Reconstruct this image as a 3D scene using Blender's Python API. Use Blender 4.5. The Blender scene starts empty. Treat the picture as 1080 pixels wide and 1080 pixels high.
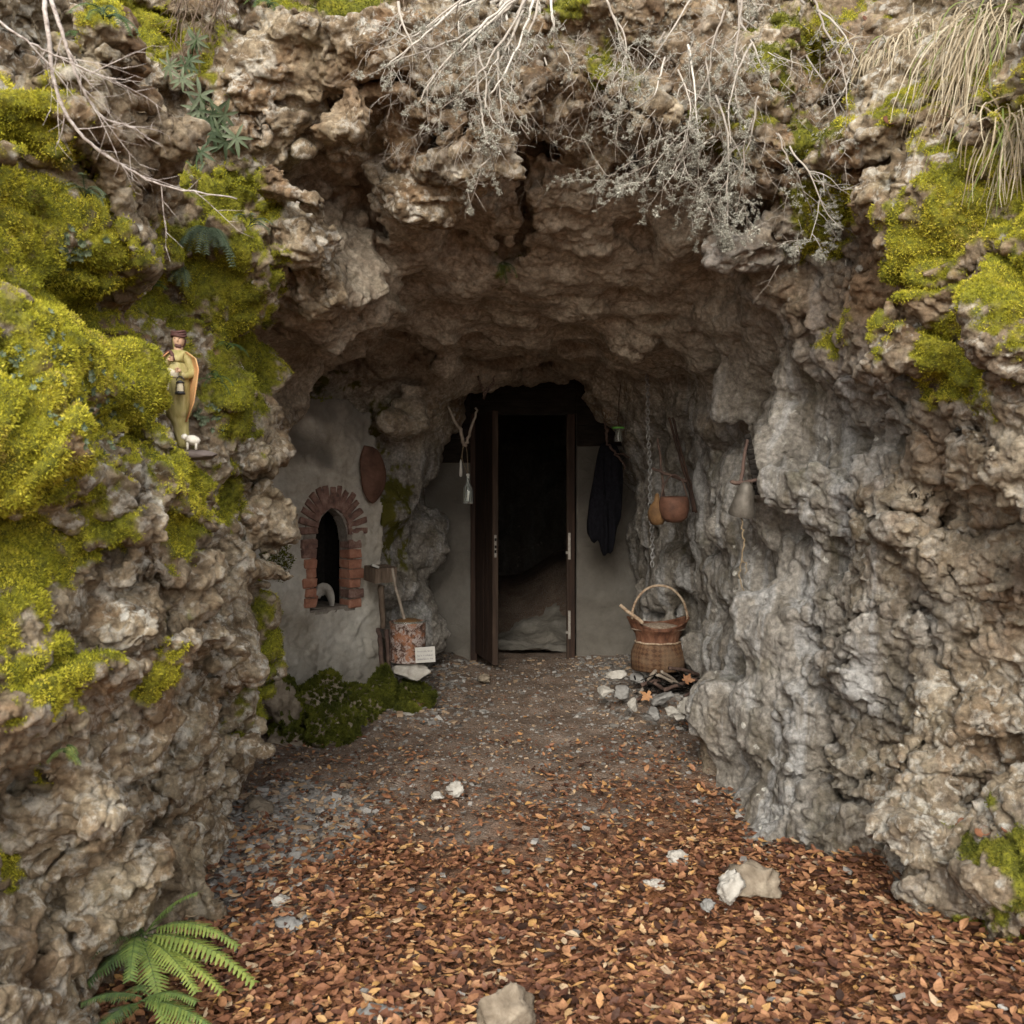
import bpy, bmesh, math, random, time
import numpy as np
from mathutils import Vector, Matrix
from mathutils.bvhtree import BVHTree
T0 = time.time()
RNG = np.random.default_rng(7)
random.seed(7)
R = math.radians
scene = bpy.context.scene
COL = scene.collection

# ------------------------------------------------------------------ camera, sky, sun, exposure
F, HZ, EYE = 1037.0, 500.0, 1.5            # focal length in photo pixels, horizon row, eye height
cam_d = bpy.data.cameras.new('camera')
cam_d.sensor_width = 36.0
cam_d.lens = 36.0 * F / 1080.0
cam_d.shift_y = -(540.0 - HZ) / 1080.0
cam_d.clip_start, cam_d.clip_end = 0.05, 500
cam_d.dof.use_dof = True
cam_d.dof.focus_distance = 6.0
cam_d.dof.aperture_fstop = 6.5
cam = bpy.data.objects.new('camera', cam_d)
cam.location = (0, 0, EYE)
cam.rotation_euler = (R(90), 0, 0)
COL.objects.link(cam)
scene.camera = cam

SUN_EL, SUN_AZ = 29.0, 188.0                # sun direction: high, behind the camera and a little left
world = bpy.data.worlds.new('World')
scene.world = world
world.use_nodes = True
wn = world.node_tree.nodes
bg = wn['Background']
sky = wn.new('ShaderNodeTexSky')
sky.sky_type = 'NISHITA'
sky.sun_disc = False
sky.sun_elevation = R(SUN_EL)
sky.sun_rotation = R(SUN_AZ)
sky.dust_density = 4.0
sky.air_density = 1.0
mixs = wn.new('ShaderNodeMixRGB'); mixs.blend_type = 'MIX'; mixs.inputs[0].default_value = 0.78
mixs.inputs[2].default_value = (9.0, 8.9, 8.6, 1)     # high thin cloud evens out the blue
world.node_tree.links.new(sky.outputs[0], mixs.inputs[1])
world.node_tree.links.new(mixs.outputs[0], bg.inputs[0])
bg.inputs[1].default_value = 0.12
sun_d = bpy.data.lights.new('sun', 'SUN')
sun_d.energy = 1.3
sun_d.angle = R(24)
sun_d.color = (1.0, 0.95, 0.86)
sun = bpy.data.objects.new('sun', sun_d)
# light travels along -Z of the lamp; azimuth measured like the sky texture
el, az = R(SUN_EL), R(SUN_AZ)
sdir = Vector((math.sin(az) * math.cos(el), math.cos(az) * math.cos(el), math.sin(el)))
sun.rotation_euler = sdir.to_track_quat('Z', 'Y').to_euler()
sun.location = (0, -2, 8)
COL.objects.link(sun)
vs = scene.view_settings
vs.view_transform = 'Standard'; vs.look = 'None'; vs.gamma = 1.0; vs.use_curve_mapping = False
vs.exposure = 1.35
scene.cycles.use_denoising = True
scene.cycles.max_bounces = 6
scene.cycles.diffuse_bounces = 5
scene.cycles.glossy_bounces = 3
scene.cycles.transmission_bounces = 6
scene.cycles.transparent_max_bounces = 8

def P(px, py, y):
    """point at depth y seen at photo pixel (px, py)"""
    return Vector(((px - 540.0) * y / F, y, EYE - (py - HZ) * y / F))

# ------------------------------------------------------------------ tileable 3D noise volumes
def _fft_noise(n, lo, hi, seed):
    r = np.random.default_rng(seed)
    f = np.fft.rfftn(r.standard_normal((n, n, n)).astype(np.float32))
    k = np.fft.fftfreq(n) * n
    kz = np.fft.rfftfreq(n) * n
    kk = np.sqrt(k[:, None, None] ** 2 + k[None, :, None] ** 2 + kz[None, None, :] ** 2)
    f *= np.exp(-((kk - (lo + hi) / 2) / ((hi - lo) / 2)) ** 2)
    v = np.fft.irfftn(f, s=(n, n, n)).astype(np.float32)
    return v / (v.std() * 2.0)
def _voronoi(n, c, seed):
    r = np.random.default_rng(seed)
    pts = r.random((c, c, c, 3)).astype(np.float32)
    g = (np.arange(n, dtype=np.float32) + .5) * c / n
    ci = np.floor(g).astype(int)
    X, Y, Z = np.meshgrid(g, g, g, indexing='ij')
    I, J, K = np.meshgrid(ci, ci, ci, indexing='ij')
    f1 = np.full((n, n, n), 9., np.float32); f2 = f1.copy(); cid = np.zeros((n, n, n), np.float32)
    rv_ = r.standard_normal((c, c, c, 3)).astype(np.float32); rv_ /= np.linalg.norm(rv_, axis=-1, keepdims=True)
    ids = r.random((c, c, c)).astype(np.float32)
    for a in (-1, 0, 1):
        for b in (-1, 0, 1):
            for d in (-1, 0, 1):
                ii, jj, kk = I + a, J + b, K + d
                q = pts[ii % c, jj % c, kk % c]
                dd = (q[..., 0] + ii - X) ** 2 + (q[..., 1] + jj - Y) ** 2 + (q[..., 2] + kk - Z) ** 2
                closer = dd < f1
                f2 = np.where(closer, f1, np.minimum(f2, dd))
                rr = rv_[ii % c, jj % c, kk % c]
                fc_ = (X - q[..., 0] - ii) * rr[..., 0] + (Y - q[..., 1] - jj) * rr[..., 1] + (Z - q[..., 2] - kk) * rr[..., 2] + ids[ii % c, jj % c, kk % c] * .5 - .25
                cid = np.where(closer, fc_, cid)
                f1 = np.where(closer, dd, f1)
    f1 = np.sqrt(f1); f2 = np.sqrt(f2)
    return f1, f2 - f1, cid
NV = [_fft_noise(64, 3, 9, 11), _fft_noise(64, 3, 9, 12), _fft_noise(64, 3, 9, 13)]
V_F1, V_E, V_ID = _voronoi(80, 5, 21)

def tri(vol, x, y, z):
    """trilinear lookup, coordinates in tiles"""
    n = vol.shape[0]
    out = np.zeros(x.shape, np.float32)
    def prep(a):
        a = (a - np.floor(a)) * n
        i = a.astype(np.int32); f = (a - i).astype(np.float32)
        i %= n
        return i, (i + 1) % n, f
    x0, x1, fx = prep(x); y0, y1, fy = prep(y); z0, z1, fz = prep(z)
    fl = vol.ravel()
    for xi, wx in ((x0, 1 - fx), (x1, fx)):
        for yi, wy in ((y0, 1 - fy), (y1, fy)):
            b = (xi * n + yi) * n
            w = wx * wy
            out += w * ((1 - fz) * fl[b + z0] + fz * fl[b + z1])
    return out
def noise(p, size, k=0, off=0.0):
    """smooth noise of std 0.5, features about `size` metres; p is (n,3)"""
    s = 1.0 / (size * 6.0)
    return tri(NV[k], p[:, 0] * s + off, p[:, 1] * s + off * 1.7 + .31, p[:, 2] * s + off * 2.3 + .17)
def vor(p, size, which, off=0.0, st=(1, 1, 1)):
    s = 1.0 / (size * 5.0)
    return tri(which, p[:, 0] * s * st[0] + off, p[:, 1] * s * st[1] + off * 1.3, p[:, 2] * s * st[2] + off * .7)
def sstep(a, b, x):
    t = np.clip((x - a) / (b - a), 0, 1)
    return t * t * (3 - 2 * t)
# ------------------------------------------------------------------ shape of the cleft and the cave: air(p) > 0 in open air
TY = np.array([.4, 1.2, 2.0, 2.5, 3.0, 3.35, 3.7, 4.05, 4.5, 5.0, 5.8, 6.45, 6.75, 7.0, 7.45, 8.0, 8.6, 10., 12.])
TZ = np.array([-.5, 0, .6, 1.2, 1.8, 2.4, 3.0, 4.0, 6.0])
TL = np.array([
 [-2.0,-1.9,-1.9,-1.85,-1.95,-2.2,-2.5,-3.3,-5.0],
 [-1.6,-1.55,-1.55,-1.5,-1.6,-1.9,-2.2,-3.0,-4.6],
 [-1.3,-1.25,-1.22,-1.15,-1.28,-1.55,-1.85,-2.6,-4.2],
 [-1.2,-1.12,-1.1,-1.05,-1.12,-1.40,-1.68,-2.4,-4.0],
 [-1.2,-1.10,-1.08,-.97,-1.08,-1.24,-1.52,-2.2,-3.8],
 [-1.15,-1.04,-1.05,-1.05,-1.30,-1.50,-1.62,-2.2,-3.8],
 [-1.15,-1.07,-1.02,-1.02,-1.08,-1.12,-1.25,-1.9,-3.5],
 [-1.24,-1.24,-1.20,-1.22,-1.14,-.86,-.98,-1.6,-3.2],
 [-1.42,-1.35,-1.32,-1.32,-1.30,-1.12,-1.02,-1.5,-3.0],
 [-1.6,-1.50,-1.50,-1.50,-1.55,-1.6,-1.5,-1.5,-3.0],
 [-1.8,-1.75,-1.8,-1.9,-2.0,-2.0,-1.8,-1.5,-3.0],
 [-1.65,-1.65,-1.65,-1.65,-1.7,-1.7,-1.7,-1.5,-3.0],
 [-.95,-.95,-.96,-1.0,-1.05,-1.1,-1.3,-1.5,-3.0],
 [-.80,-.80,-.82,-.86,-.90,-1.0,-1.0,-1.0,-3.0],
 [-.60,-.60,-.60,-.60,-.58,-.6,-.7,-1.0,-3.0],
 [-.75,-.75,-.75,-.75,-.75,-.7,-.7,-1.0,-3.0],
 [-.9,-.9,-.9,-.9,-.9,-.9,-.9,-1.0,-3.0],
 [-1.3,-1.3,-1.3,-1.3,-1.2,-1.2,-1.0,-1.0,-3.0],
 [-1.3,-1.3,-1.3,-1.3,-1.2,-1.2,-1.0,-1.0,-3.0]])
TR = np.array([
 [2.8,2.7,2.6,2.4,2.35,2.4,2.6,3.4,5.2],
 [2.5,2.35,2.3,2.1,2.0,2.1,2.3,3.1,4.9],
 [2.2,2.0,1.95,1.8,1.68,1.7,1.9,2.7,4.5],
 [1.9,1.78,1.72,1.62,1.52,1.5,1.7,2.4,4.2],
 [1.7,1.62,1.58,1.52,1.40,1.38,1.55,2.2,4.0],
 [1.6,1.46,1.47,1.47,1.38,1.30,1.4,2.0,3.8],
 [1.3,1.20,1.30,1.40,1.36,1.20,1.2,1.8,3.6],
 [1.15,1.05,1.16,1.32,1.34,1.15,1.0,1.6,3.4],
 [1.08,1.00,1.14,1.25,1.32,1.2,1.0,1.4,3.0],
 [1.08,1.00,1.12,1.22,1.28,1.2,1.0,1.4,3.0],
 [1.25,1.18,1.22,1.24,1.25,1.2,1.0,1.4,3.0],
 [1.35,1.30,1.26,1.22,1.15,1.1,1.0,1.4,3.0],
 [1.22,1.20,1.18,1.14,1.08,1.0,1.0,1.4,3.0],
 [1.20,1.16,1.14,1.10,1.04,1.0,1.0,1.4,3.0],
 [1.05,1.05,1.04,1.00,.96,.9,.9,1.4,3.0],
 [1.05,1.05,1.02,.98,.92,.9,.9,1.4,3.0],
 [1.05,1.05,1.05,1.05,1.0,.9,.9,1.4,3.0],
 [1.2,1.2,1.2,1.2,1.1,.9,.9,1.4,3.0],
 [1.2,1.2,1.2,1.2,1.1,.9,.9,1.4,3.0]])
# ceiling: top height, arch centre, half width, height of the spring line
CY = np.array([3.0, 3.8, 4.1, 4.5, 5.0, 5.5, 6.0, 6.6, 7.1, 8.0, 12.])
CT = np.array([2.95, 2.93, 2.90, 2.72, 2.52, 2.37, 2.33, 2.34, 2.36, 2.34, 2.2])
CC = np.array([.0, .0, .0, .0, .0, .0, -.1, -.25, .18, .13, .1])
CW = np.array([1.9, 1.75, 1.6, 1.5, 1.42, 1.38, 1.55, 1.90, .92, .90, 1.2])
CS = np.array([1.8, 1.75, 1.7, 1.55, 1.4, 1.25, 1.20, 1.20, .85, .9, 1.0])
def _table(T):
    """resample a coarse (y, z) table finely and smooth it"""
    gy = np.linspace(.4, 12, 465); gz = np.linspace(-.5, 6, 131)
    A = np.array([np.interp(gz, TZ, row) for row in T])
    A = np.array([np.interp(gy, TY, A[:, j]) for j in range(A.shape[1])]).T
    def sm(a, ax, r):
        k = np.hanning(2 * r + 3)[1:-1]; k /= k.sum()
        pad = [(0, 0), (0, 0)]; pad[ax] = (r, r)
        a = np.pad(a, pad, mode='edge')
        return np.apply_along_axis(lambda v: np.convolve(v, k, 'valid'), ax, a)
    return sm(sm(A, 0, 4), 1, 5).astype(np.float32)
GL, GR = _table(TL), _table(TR)
def lut(G, y, z):
    a = np.clip((y - .4) / 11.6 * 464, 0, 463.99); b = np.clip((z + .5) / 6.5 * 130, 0, 129.99)
    i = a.astype(int); j = b.astype(int); fa = a - i; fb = b - j
    return (G[i, j] * (1 - fa) + G[i + 1, j] * fa) * (1 - fb) + (G[i, j + 1] * (1 - fa) + G[i + 1, j + 1] * fa) * fb
def smin(a, b, k):
    h = np.clip(.5 + .5 * (b - a) / k, 0, 1)
    return b * (1 - h) + a * h - k * h * (1 - h)
def smax(a, b, k): return -smin(-a, -b, k)

def base_air(x, y, z):
    xl = lut(GL, y, z); xr = lut(GR, y, z)
    side = smin(x - xl, xr - x, .25)
    ct, cc, cw, cs = (np.interp(y, CY, q) for q in (CT, CC, CW, CS))
    t = np.clip(np.abs((x - cc) / cw), 0, 1)
    zc = cs + (ct - cs) * np.power(1 - t ** np.interp(y, [4, 5, 6.4, 7.0], [2.6, 3.0, 2.8, 2.2]), .5)
    yf = 3.75 + .10 * (x > 0) * x + np.interp(z, [2.2, 2.7, 3.1, 3.6, 4.5, 6], [-.05, .02, 0, .2, 1.0, 2.6])
    up = smax((zc - z) * .9, (yf - y), .12)
    a = smin(side, up, .18)
    hill = 3.7 + .5 * np.maximum(0, y - 3.8) + .3 * np.abs(x)
    back = 11.3 - y
    a = np.minimum(a, np.where(z > hill - .3, 9, back))
    return smax(a, z - hill, .3)

# boulders that stick out of the walls: photo pixel, depth of centre, radii (x, y, z), tilt in the picture plane (degrees)
BUMPS = [
 # left wall
 (198, 512, 3.12, .10,.13,.09,0), (150, 455, 2.93, .08,.10,.14,-22), (60, 520, 2.75, .26,.30,.34,-25), (95, 720, 2.75, .20,.25,.28,10), (140, 640, 3.05, .17,.2,.26,15),
 (225, 330, 4.05, .16,.2,.30,-10), (255, 420, 4.1, .06,.2,.30,10), (330, 265, 4.1, .13,.25,.20,0), (240, 560, 4.0,.16,.2,.28,0),
 (235, 760, 3.9, .15,.2,.30,5), (180, 860, 3.5, .16,.2,.30,0), (60, 900, 2.7, .14,.2,.30,-8), (130,230,3.4,.12,.18,.30,8),
 (100, 250, 3.1,.13,.2,.3,20), (45, 180, 2.9,.22,.25,.34,30),
 (262, 640, 4.3, .12,.2,.30,0),
 # top face
 (300, 90, 4.0, .22,.2,.15,-8), (420, 85, 3.95, .30,.22,.13,-6), (330, 150, 4.1, .2,.2,.10,-20), (470, 165, 4.0, .24,.25,.12,12), (420,215,4.25,.22,.25,.13,30),
 (640, 112, 3.95, .26,.2,.08,0), (600, 60, 4.0, .3,.2,.12,5), (740, 122, 3.92,.22,.2,.10,10), (690,40,4.0,.3,.22,.15,0),
 (820, 120, 3.85,.26,.2,.22,0), (930, 160, 3.6,.22,.25,.28,0),
 # vault
 (820, 290, 4.15, .20,.22,.12,15), (370, 290, 4.7, .26,.4,.18,35), (330, 340, 4.9, .18,.3,.12,40),
 (415, 440, 6.75,.16,.3,.20,20),
 # right wall
 (840, 480, 4.6, .16,.3,.5,12), (905, 470, 4.15,.13,.25,.42,14), (980, 470, 3.75,.22,.25,.26,10), (1050, 380, 3.45,.16,.22,.30,0), (930, 380, 3.9,.16,.2,.20,0),
 (860, 700, 4.4,.26,.3,.38,-14), (950, 680, 3.9,.20,.25,.26,0), (1050, 690, 3.35,.17,.2,.22,0), (1010,800,3.5,.17,.2,.2,0), (830, 850, 4.25,.16,.25,.20,20),
 (920, 850, 3.85,.17,.2,.20,0), (790, 800, 4.85,.20,.35,.42,-24), (1050, 940, 2.98,.20,.2,.27,0), (1010, 890, 3.25, .1,.15,.3,0),
 (1040,560,3.5,.13,.2,.2,0), (700, 590, 7.1,.12,.3,.7,2), (770, 560, 5.7,.10,.3,.55,3),
]
# clefts cut out of it: photo pixel and depth of both ends, radius
CUTS = [
 (345, 205, 4.2, 395, 215, 4.5, .14), (395,215,4.5, 420, 240, 4.7,.08),
 (564, 158, 4.18, 532, 262, 4.66, .095), (566, 146, 4.40, 538, 252, 4.88, .12), (520,262,4.70,500,300,4.85,.05), (566, 140, 4.7, 545, 225, 5.1, .09), (575,166,4.02, 745,172,4.06,.065), (575,155,4.3, 735,165,4.3,.075), (360,128,3.85,540,140,3.85,.03),
 (270, 105, 3.85, 360, 118, 3.85,.035), (310,395,6.2,390,400,6.5,.13),
 (900, 490, 3.95, 955, 590, 3.85, .075), (955,590,3.8,1010,600,3.65,.10), (1000,480,3.55,1020,505,3.5,.05),
 (875,660,4.1,905,655,4.05,.06), (1040,745,3.3,1060,700,3.3,.05), (880,790,3.95,925,860,3.8,.05), (960,620,3.7,1000,650,3.6,.07),
 (348, 480, 4.2, 340, 420, 4.2, .17), (338, 560, 6.62, 338, 640, 6.62, .36), (195, 20, 3.7, 205, 165, 3.75, .13), (193, 180, 3.5, 205, 330, 3.6, .08), (120, 660, 2.95, 100, 760, 2.85, .05), (205, 600, 3.7, 200,700,3.5,.06), (212,780,3.55,190,860,3.35,.05),
 (188, 400, 3.2, 196, 455, 3.22, .11), (180, 360, 3.12, 172, 392, 3.02, .085), (40,760,2.6,38,830,2.55,.05), (248,660,4.1,240,720,3.95,.05), (60,620,2.65,45,640,2.6,.04), (855,340,4.1,875,450,4.2,.05),(20,910,2.4,30,960,2.45,.04),
 (60,560,2.7,120,600,2.8,.03), (520,130,3.8,600,150,3.85,.03), (335,340,4.6,350,290,4.5,.06),
]
def air(p, detail=True):
    """p (n,3) -> open-air distance with boulders, clefts and rock texture"""
    x, y, z = p[:, 0], p[:, 1], p[:, 2]
    # domain warp so that nothing runs straight
    w = .075
    wx = x + w * noise(p, .55, 0); wy = y + w * noise(p, .55, 1); wz = z + w * noise(p, .55, 2)
    a = base_air(wx, wy, wz).astype(np.float32)
    for (px, py, d, rx, ry, rz, tl) in BUMPS:
        c = P(px, py, d); ct, st = math.cos(R(tl)), math.sin(R(tl))
        m = (np.abs(x - c.x) < 1) & (np.abs(y - c.y) < 1.2) & (np.abs(z - c.z) < 1.2)
        if not m.any(): continue
        dx = wx[m] - c.x; dz = wz[m] - c.z
        ux = (dx * ct - dz * st) / rx; uz = (dx * st + dz * ct) / rz; uy = (wy[m] - c.y) / ry
        k = np.sqrt(ux * ux + uy * uy + uz * uz)
        a[m] = smin(a[m], (k - 1) * min(rx, ry, rz), .07)
    if not detail: return a
    # rock texture: lumps with creases between them; calmer inside the cave and on the flow-stone of the right wall
    inside = np.maximum(sstep(3.95, 4.7, y), sstep(3.85, 4.05, y) * sstep(2.85, 2.6, z) * sstep(-.9, -.6, x))
    flow = sstep(.55, .95, x) * sstep(3.9, 4.4, y) * sstep(2.6, 2.0, z)
    calm = np.maximum(inside * .86, flow * .93)
    q = np.stack([wx, wy, wz], 1)
    q2 = q + .026 * np.stack([noise(p, .22, 1, .2), noise(p, .22, 2, .4), noise(p, .22, 0, .6)], 1)
    rg = 1 - calm
    d = noise(q, .62, 0, .45) * .085 * (1 - .45 * calm) * (1 - .5 * flow)
    d += (.42 - vor(q2, .34, V_F1, .1, (1, 1, 1.35))) * .11 * (1 - .93 * calm)
    d += vor(q2, .40, V_ID, .33, (.9, 1, 1.35)) * .080 * (1 - .86 * calm)
    d += vor(q2, .16, V_ID, .45, (1, 1, 1.25)) * .026 * (1 - .8 * calm)
    ck = vor(q + .06 * noise(p, .3, 0, .8)[:, None], .62, V_E, .22, (1, 1, 1.5))
    d -= (1 - sstep(.0, .10, ck)) * .085 * (1 - .88 * calm)
    # ledges tilted down to the left on the outer face
    lay = noise(np.stack([x * .25, y * .6, z + .12 * x], 1), .10, 1, .7)
    d += lay * .016 * (1 - .3 * calm)
    d += noise(p, .32, 2, .3) * .04
    # vertical flutes of the flow-stone
    fl = noise(np.stack([x, y, z * .13], 1), .24, 0, .9) + .5 * noise(np.stack([x, y, z * .13], 1), .10, 1, .2)
    d += fl * .032 * flow + noise(np.stack([x * .6 + z * .3, y * .35, z], 1), .42, 0, .5) * .065 * inside * (1 - flow) + noise(np.stack([x * .8 + z * .6, y * .5, z * 1.6], 1), .15, 2, .5) * .016 * inside * (1 - flow)
    a = a - d
    nz_ = noise(p, .12, 1, .15)
    for (px, py, d, qx, qy, e, r) in CUTS:
        A = np.array(P(px, py, d)); B = np.array(P(qx, qy, e)); AB = B - A
        m = (np.abs(x - A[0]) < 1.3) & (np.abs(y - A[1]) < 1.3) & (np.abs(z - A[2]) < 1.3)
        if not m.any(): continue
        q = np.stack([x[m] + .35 * (wx[m] - x[m]), y[m] + .35 * (wy[m] - y[m]), z[m] + .35 * (wz[m] - z[m])], 1) - A
        t = np.clip(q @ AB / (AB @ AB), 0, 1)
        dd = np.sqrt(((q - t[:, None] * AB) ** 2).sum(1))
        a[m] = smax(a[m], r * (1 + .35 * nz_[m]) - dd, .02)
    return a

def build_grid():
    n_u, n_v, n_w = 300, 252, 290
    u = np.linspace(-.72, .72, n_u, dtype=np.float32)
    v = np.linspace(-.46, .74, n_v, dtype=np.float32)
    s = np.exp(np.linspace(math.log(2.55), math.log(13.6), n_w)).astype(np.float32)   # y + 2
    X = u[:, None, None] * s[None, None, :] + 0 * v[None, :, None]
    Z = 1.2 + v[None, :, None] * s[None, None, :] + 0 * u[:, None, None]
    Y = np.broadcast_to((s - 2)[None, None, :], X.shape)
    # coarse pass to find the band near the surface
    a = np.empty(X.shape, np.float32)
    for i in range(0, n_u, 30):
        sl = slice(i, i + 30)
        a[sl] = base_air(X[sl].ravel(), Y[sl].ravel(), Z[sl].ravel()).reshape(X[sl].shape)
    band = np.abs(a) < .62
    p = np.stack([X[band], Y[band], Z[band]], 1)
    o = np.empty(len(p), np.float32)
    for i in range(0, len(p), 600000):
        o[i:i + 600000] = air(p[i:i + 600000])
    a[band] = o
    for ax in range(3):      # close the block on its outer sides
        sl = [slice(None)] * 3
        sl[ax] = 0; a[tuple(sl)] = np.maximum(a[tuple(sl)], .02)
        sl[ax] = -1; a[tuple(sl)] = np.maximum(a[tuple(sl)], .02)
    print('grid', len(p), round(time.time() - T0, 1))
    return a, u, v, s

def surface_nets(a, u, v, s):
    ins = a > 0
    n = a.shape
    cnt = np.zeros((n[0] - 1, n[1] - 1, n[2] - 1), np.uint8)
    for i in (0, 1):
        for j in (0, 1):
            for k in (0, 1):
                cnt += ins[i:n[0] - 1 + i, j:n[1] - 1 + j, k:n[2] - 1 + k]
    act = (cnt > 0) & (cnt < 8)
    I, J, K = np.nonzero(act)
    idx = np.full(act.shape, -1, np.int32); idx[I, J, K] = np.arange(len(I))
    acc = np.zeros((len(I), 3), np.float32); c = np.zeros(len(I), np.float32)
    C = {}
    for i in (0, 1):
        for j in (0, 1):
            for k in (0, 1):
                C[i, j, k] = a[I + i, J + j, K + k]
    for ax in range(3):
        for o1 in (0, 1):
            for o2 in (0, 1):
                lo = [0, 0, 0]; hi = [0, 0, 0]
                r = [q for q in range(3) if q != ax]
                lo[r[0]] = hi[r[0]] = o1; lo[r[1]] = hi[r[1]] = o2; hi[ax] = 1
                A, B = C[tuple(lo)], C[tuple(hi)]
                m = (A > 0) != (B > 0)
                t = np.where(m, A / np.where(m, A - B, 1), 0)
                for q in range(3):
                    acc[:, q] += m * (lo[q] + (t if q == ax else 0))
                c += m
    acc /= c[:, None]
    fu = I + acc[:, 0]; fv = J + acc[:, 1]; fw = K + acc[:, 2]
    S = np.exp(math.log(s[0]) + fw * (math.log(s[-1] / s[0]) / (len(s) - 1)))
    U = u[0] + fu * (u[1] - u[0]); V = v[0] + fv * (v[1] - v[0])
    verts = np.stack([U * S, S - 2, 1.2 + V * S], 1).astype(np.float32)
    quads = []
    for ax in range(3):
        r = [q for q in range(3) if q != ax]
        sl0 = [slice(1, n[q] - 1) for q in range(3)]; sl0[ax] = slice(0, n[ax] - 1)
        sl1 = list(sl0); sl1[ax] = slice(1, n[ax])
        A, B = ins[tuple(sl0)], ins[tuple(sl1)]
        for sign in (0, 1):
            m = (A & ~B) if sign == 0 else (~A & B)
            g = list(np.nonzero(m))
            g = [g[q] + (0 if q == ax else 1) for q in range(3)]
            def at(d1, d2):
                h = list(g); h[r[0]] = h[r[0]] + d1; h[r[1]] = h[r[1]] + d2
                return idx[h[0], h[1], h[2]]
            q4 = [at(-1, -1), at(0, -1), at(0, 0), at(-1, 0)]
            if (sign == 0) == (ax != 1): q4 = q4[::-1]
            quads.append(np.stack(q4, 1))
    return verts, np.concatenate(quads)

def vnormals(v, f):
    a = v[f[:, 2]] - v[f[:, 0]]; b = v[f[:, 3]] - v[f[:, 1]]
    fn = np.cross(a, b)
    n = np.zeros_like(v)
    for k in range(4):
        for q in range(3):
            n[:, q] += np.bincount(f[:, k], fn[:, q], len(v)).astype(np.float32)
    return n / np.maximum(np.linalg.norm(n, axis=1, keepdims=True), 1e-12)

def subdivide(v, f):
    """Catmull-Clark-like split of a quad mesh (boundary left where it is)"""
    nv = len(v)
    e = np.concatenate([f[:, [0, 1]], f[:, [1, 2]], f[:, [2, 3]], f[:, [3, 0]]])
    e.sort(axis=1)
    key = e[:, 0].astype(np.int64) * nv + e[:, 1]
    uk, inv = np.unique(key, return_inverse=True)
    inv = inv.reshape(4, -1)
    ea, eb = (uk // nv).astype(np.int64), (uk % nv).astype(np.int64)
    em = (v[ea] + v[eb]) * .5
    fc = v[f].mean(1)
    out = np.concatenate([v, em, fc]).astype(np.float32)
    ne = len(uk); fi = nv + ne + np.arange(len(f))
    E = nv + inv
    q = [np.stack([f[:, 0], E[0], fi, E[3]], 1), np.stack([E[0], f[:, 1], E[1], fi], 1),
         np.stack([fi, E[1], f[:, 2], E[2]], 1), np.stack([E[3], fi, E[2], f[:, 3]], 1)]
    return out, np.concatenate(q).astype(np.int64)

def split_faces(v, f, keep):
    """sub-mesh of the faces in keep"""
    g = f[keep]; used = np.unique(g)
    m = np.full(len(v), -1, np.int64); m[used] = np.arange(len(used))
    return v[used], m[g]

def mesh_from(name, v, f, mat=None, smooth=True):
    me = bpy.data.meshes.new(name)
    f = np.asarray(f); k = f.shape[1]
    me.vertices.add(len(v)); me.vertices.foreach_set('co', np.asarray(v, np.float32).ravel())
    me.loops.add(f.size); me.loops.foreach_set('vertex_index', f.astype(np.int32).ravel())
    me.polygons.add(len(f)); me.polygons.foreach_set('loop_start', np.arange(0, f.size, k, dtype=np.int32))
    me.polygons.foreach_set('loop_total', np.full(len(f), k, np.int32))
    me.update(calc_edges=True)
    me.polygons.foreach_set('use_smooth', np.full(len(f), smooth))
    if mat: me.materials.append(mat)
    return me

A_, U_, V_, S_ = build_grid()
rv, rf = surface_nets(A_, U_, V_, S_)
del A_
print('nets', len(rv), len(rf), round(time.time() - T0, 1))
def drop_islands(v, f, keep=3000):
    lab = np.arange(len(v)); a = np.concatenate([f[:, 0], f[:, 1], f[:, 2], f[:, 3]]); b = np.concatenate([f[:, 1], f[:, 2], f[:, 3], f[:, 0]])
    for _ in range(60):
        old = lab.copy(); m = np.minimum(lab[a], lab[b]); np.minimum.at(lab, a, m); np.minimum.at(lab, b, m)
        for _k in range(4): lab = lab[lab]
        if (lab == old).all(): break
    cnt = np.bincount(lab, minlength=len(v)); ok = cnt[lab] > keep
    m = np.full(len(v), -1, np.int64); m[ok] = np.arange(ok.sum())
    return v[ok], m[f[ok[f[:, 0]]]]
rv, rf = drop_islands(rv, rf)
LOD0 = (rv.copy(), rf.copy())
ROCK_TREE = BVHTree.FromPolygons([tuple(map(float, q)) for q in rv], [tuple(map(int, q)) for q in rf])
print('bvh', round(time.time() - T0, 1))
def hit(px, py, off=0.0):
    """where the view ray through a photo pixel meets the rock; returns point (pushed off the rock) and normal"""
    o = Vector((0, 0, EYE)); d = (P(px, py, 1.0) - o).normalized()
    loc, n, i, dist = ROCK_TREE.ray_cast(o, d)
    if loc is None: return P(px, py, 4.0), Vector((0, -1, 0))
    if n.dot(d) > 0: n = -n
    return loc + n * off, n
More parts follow.
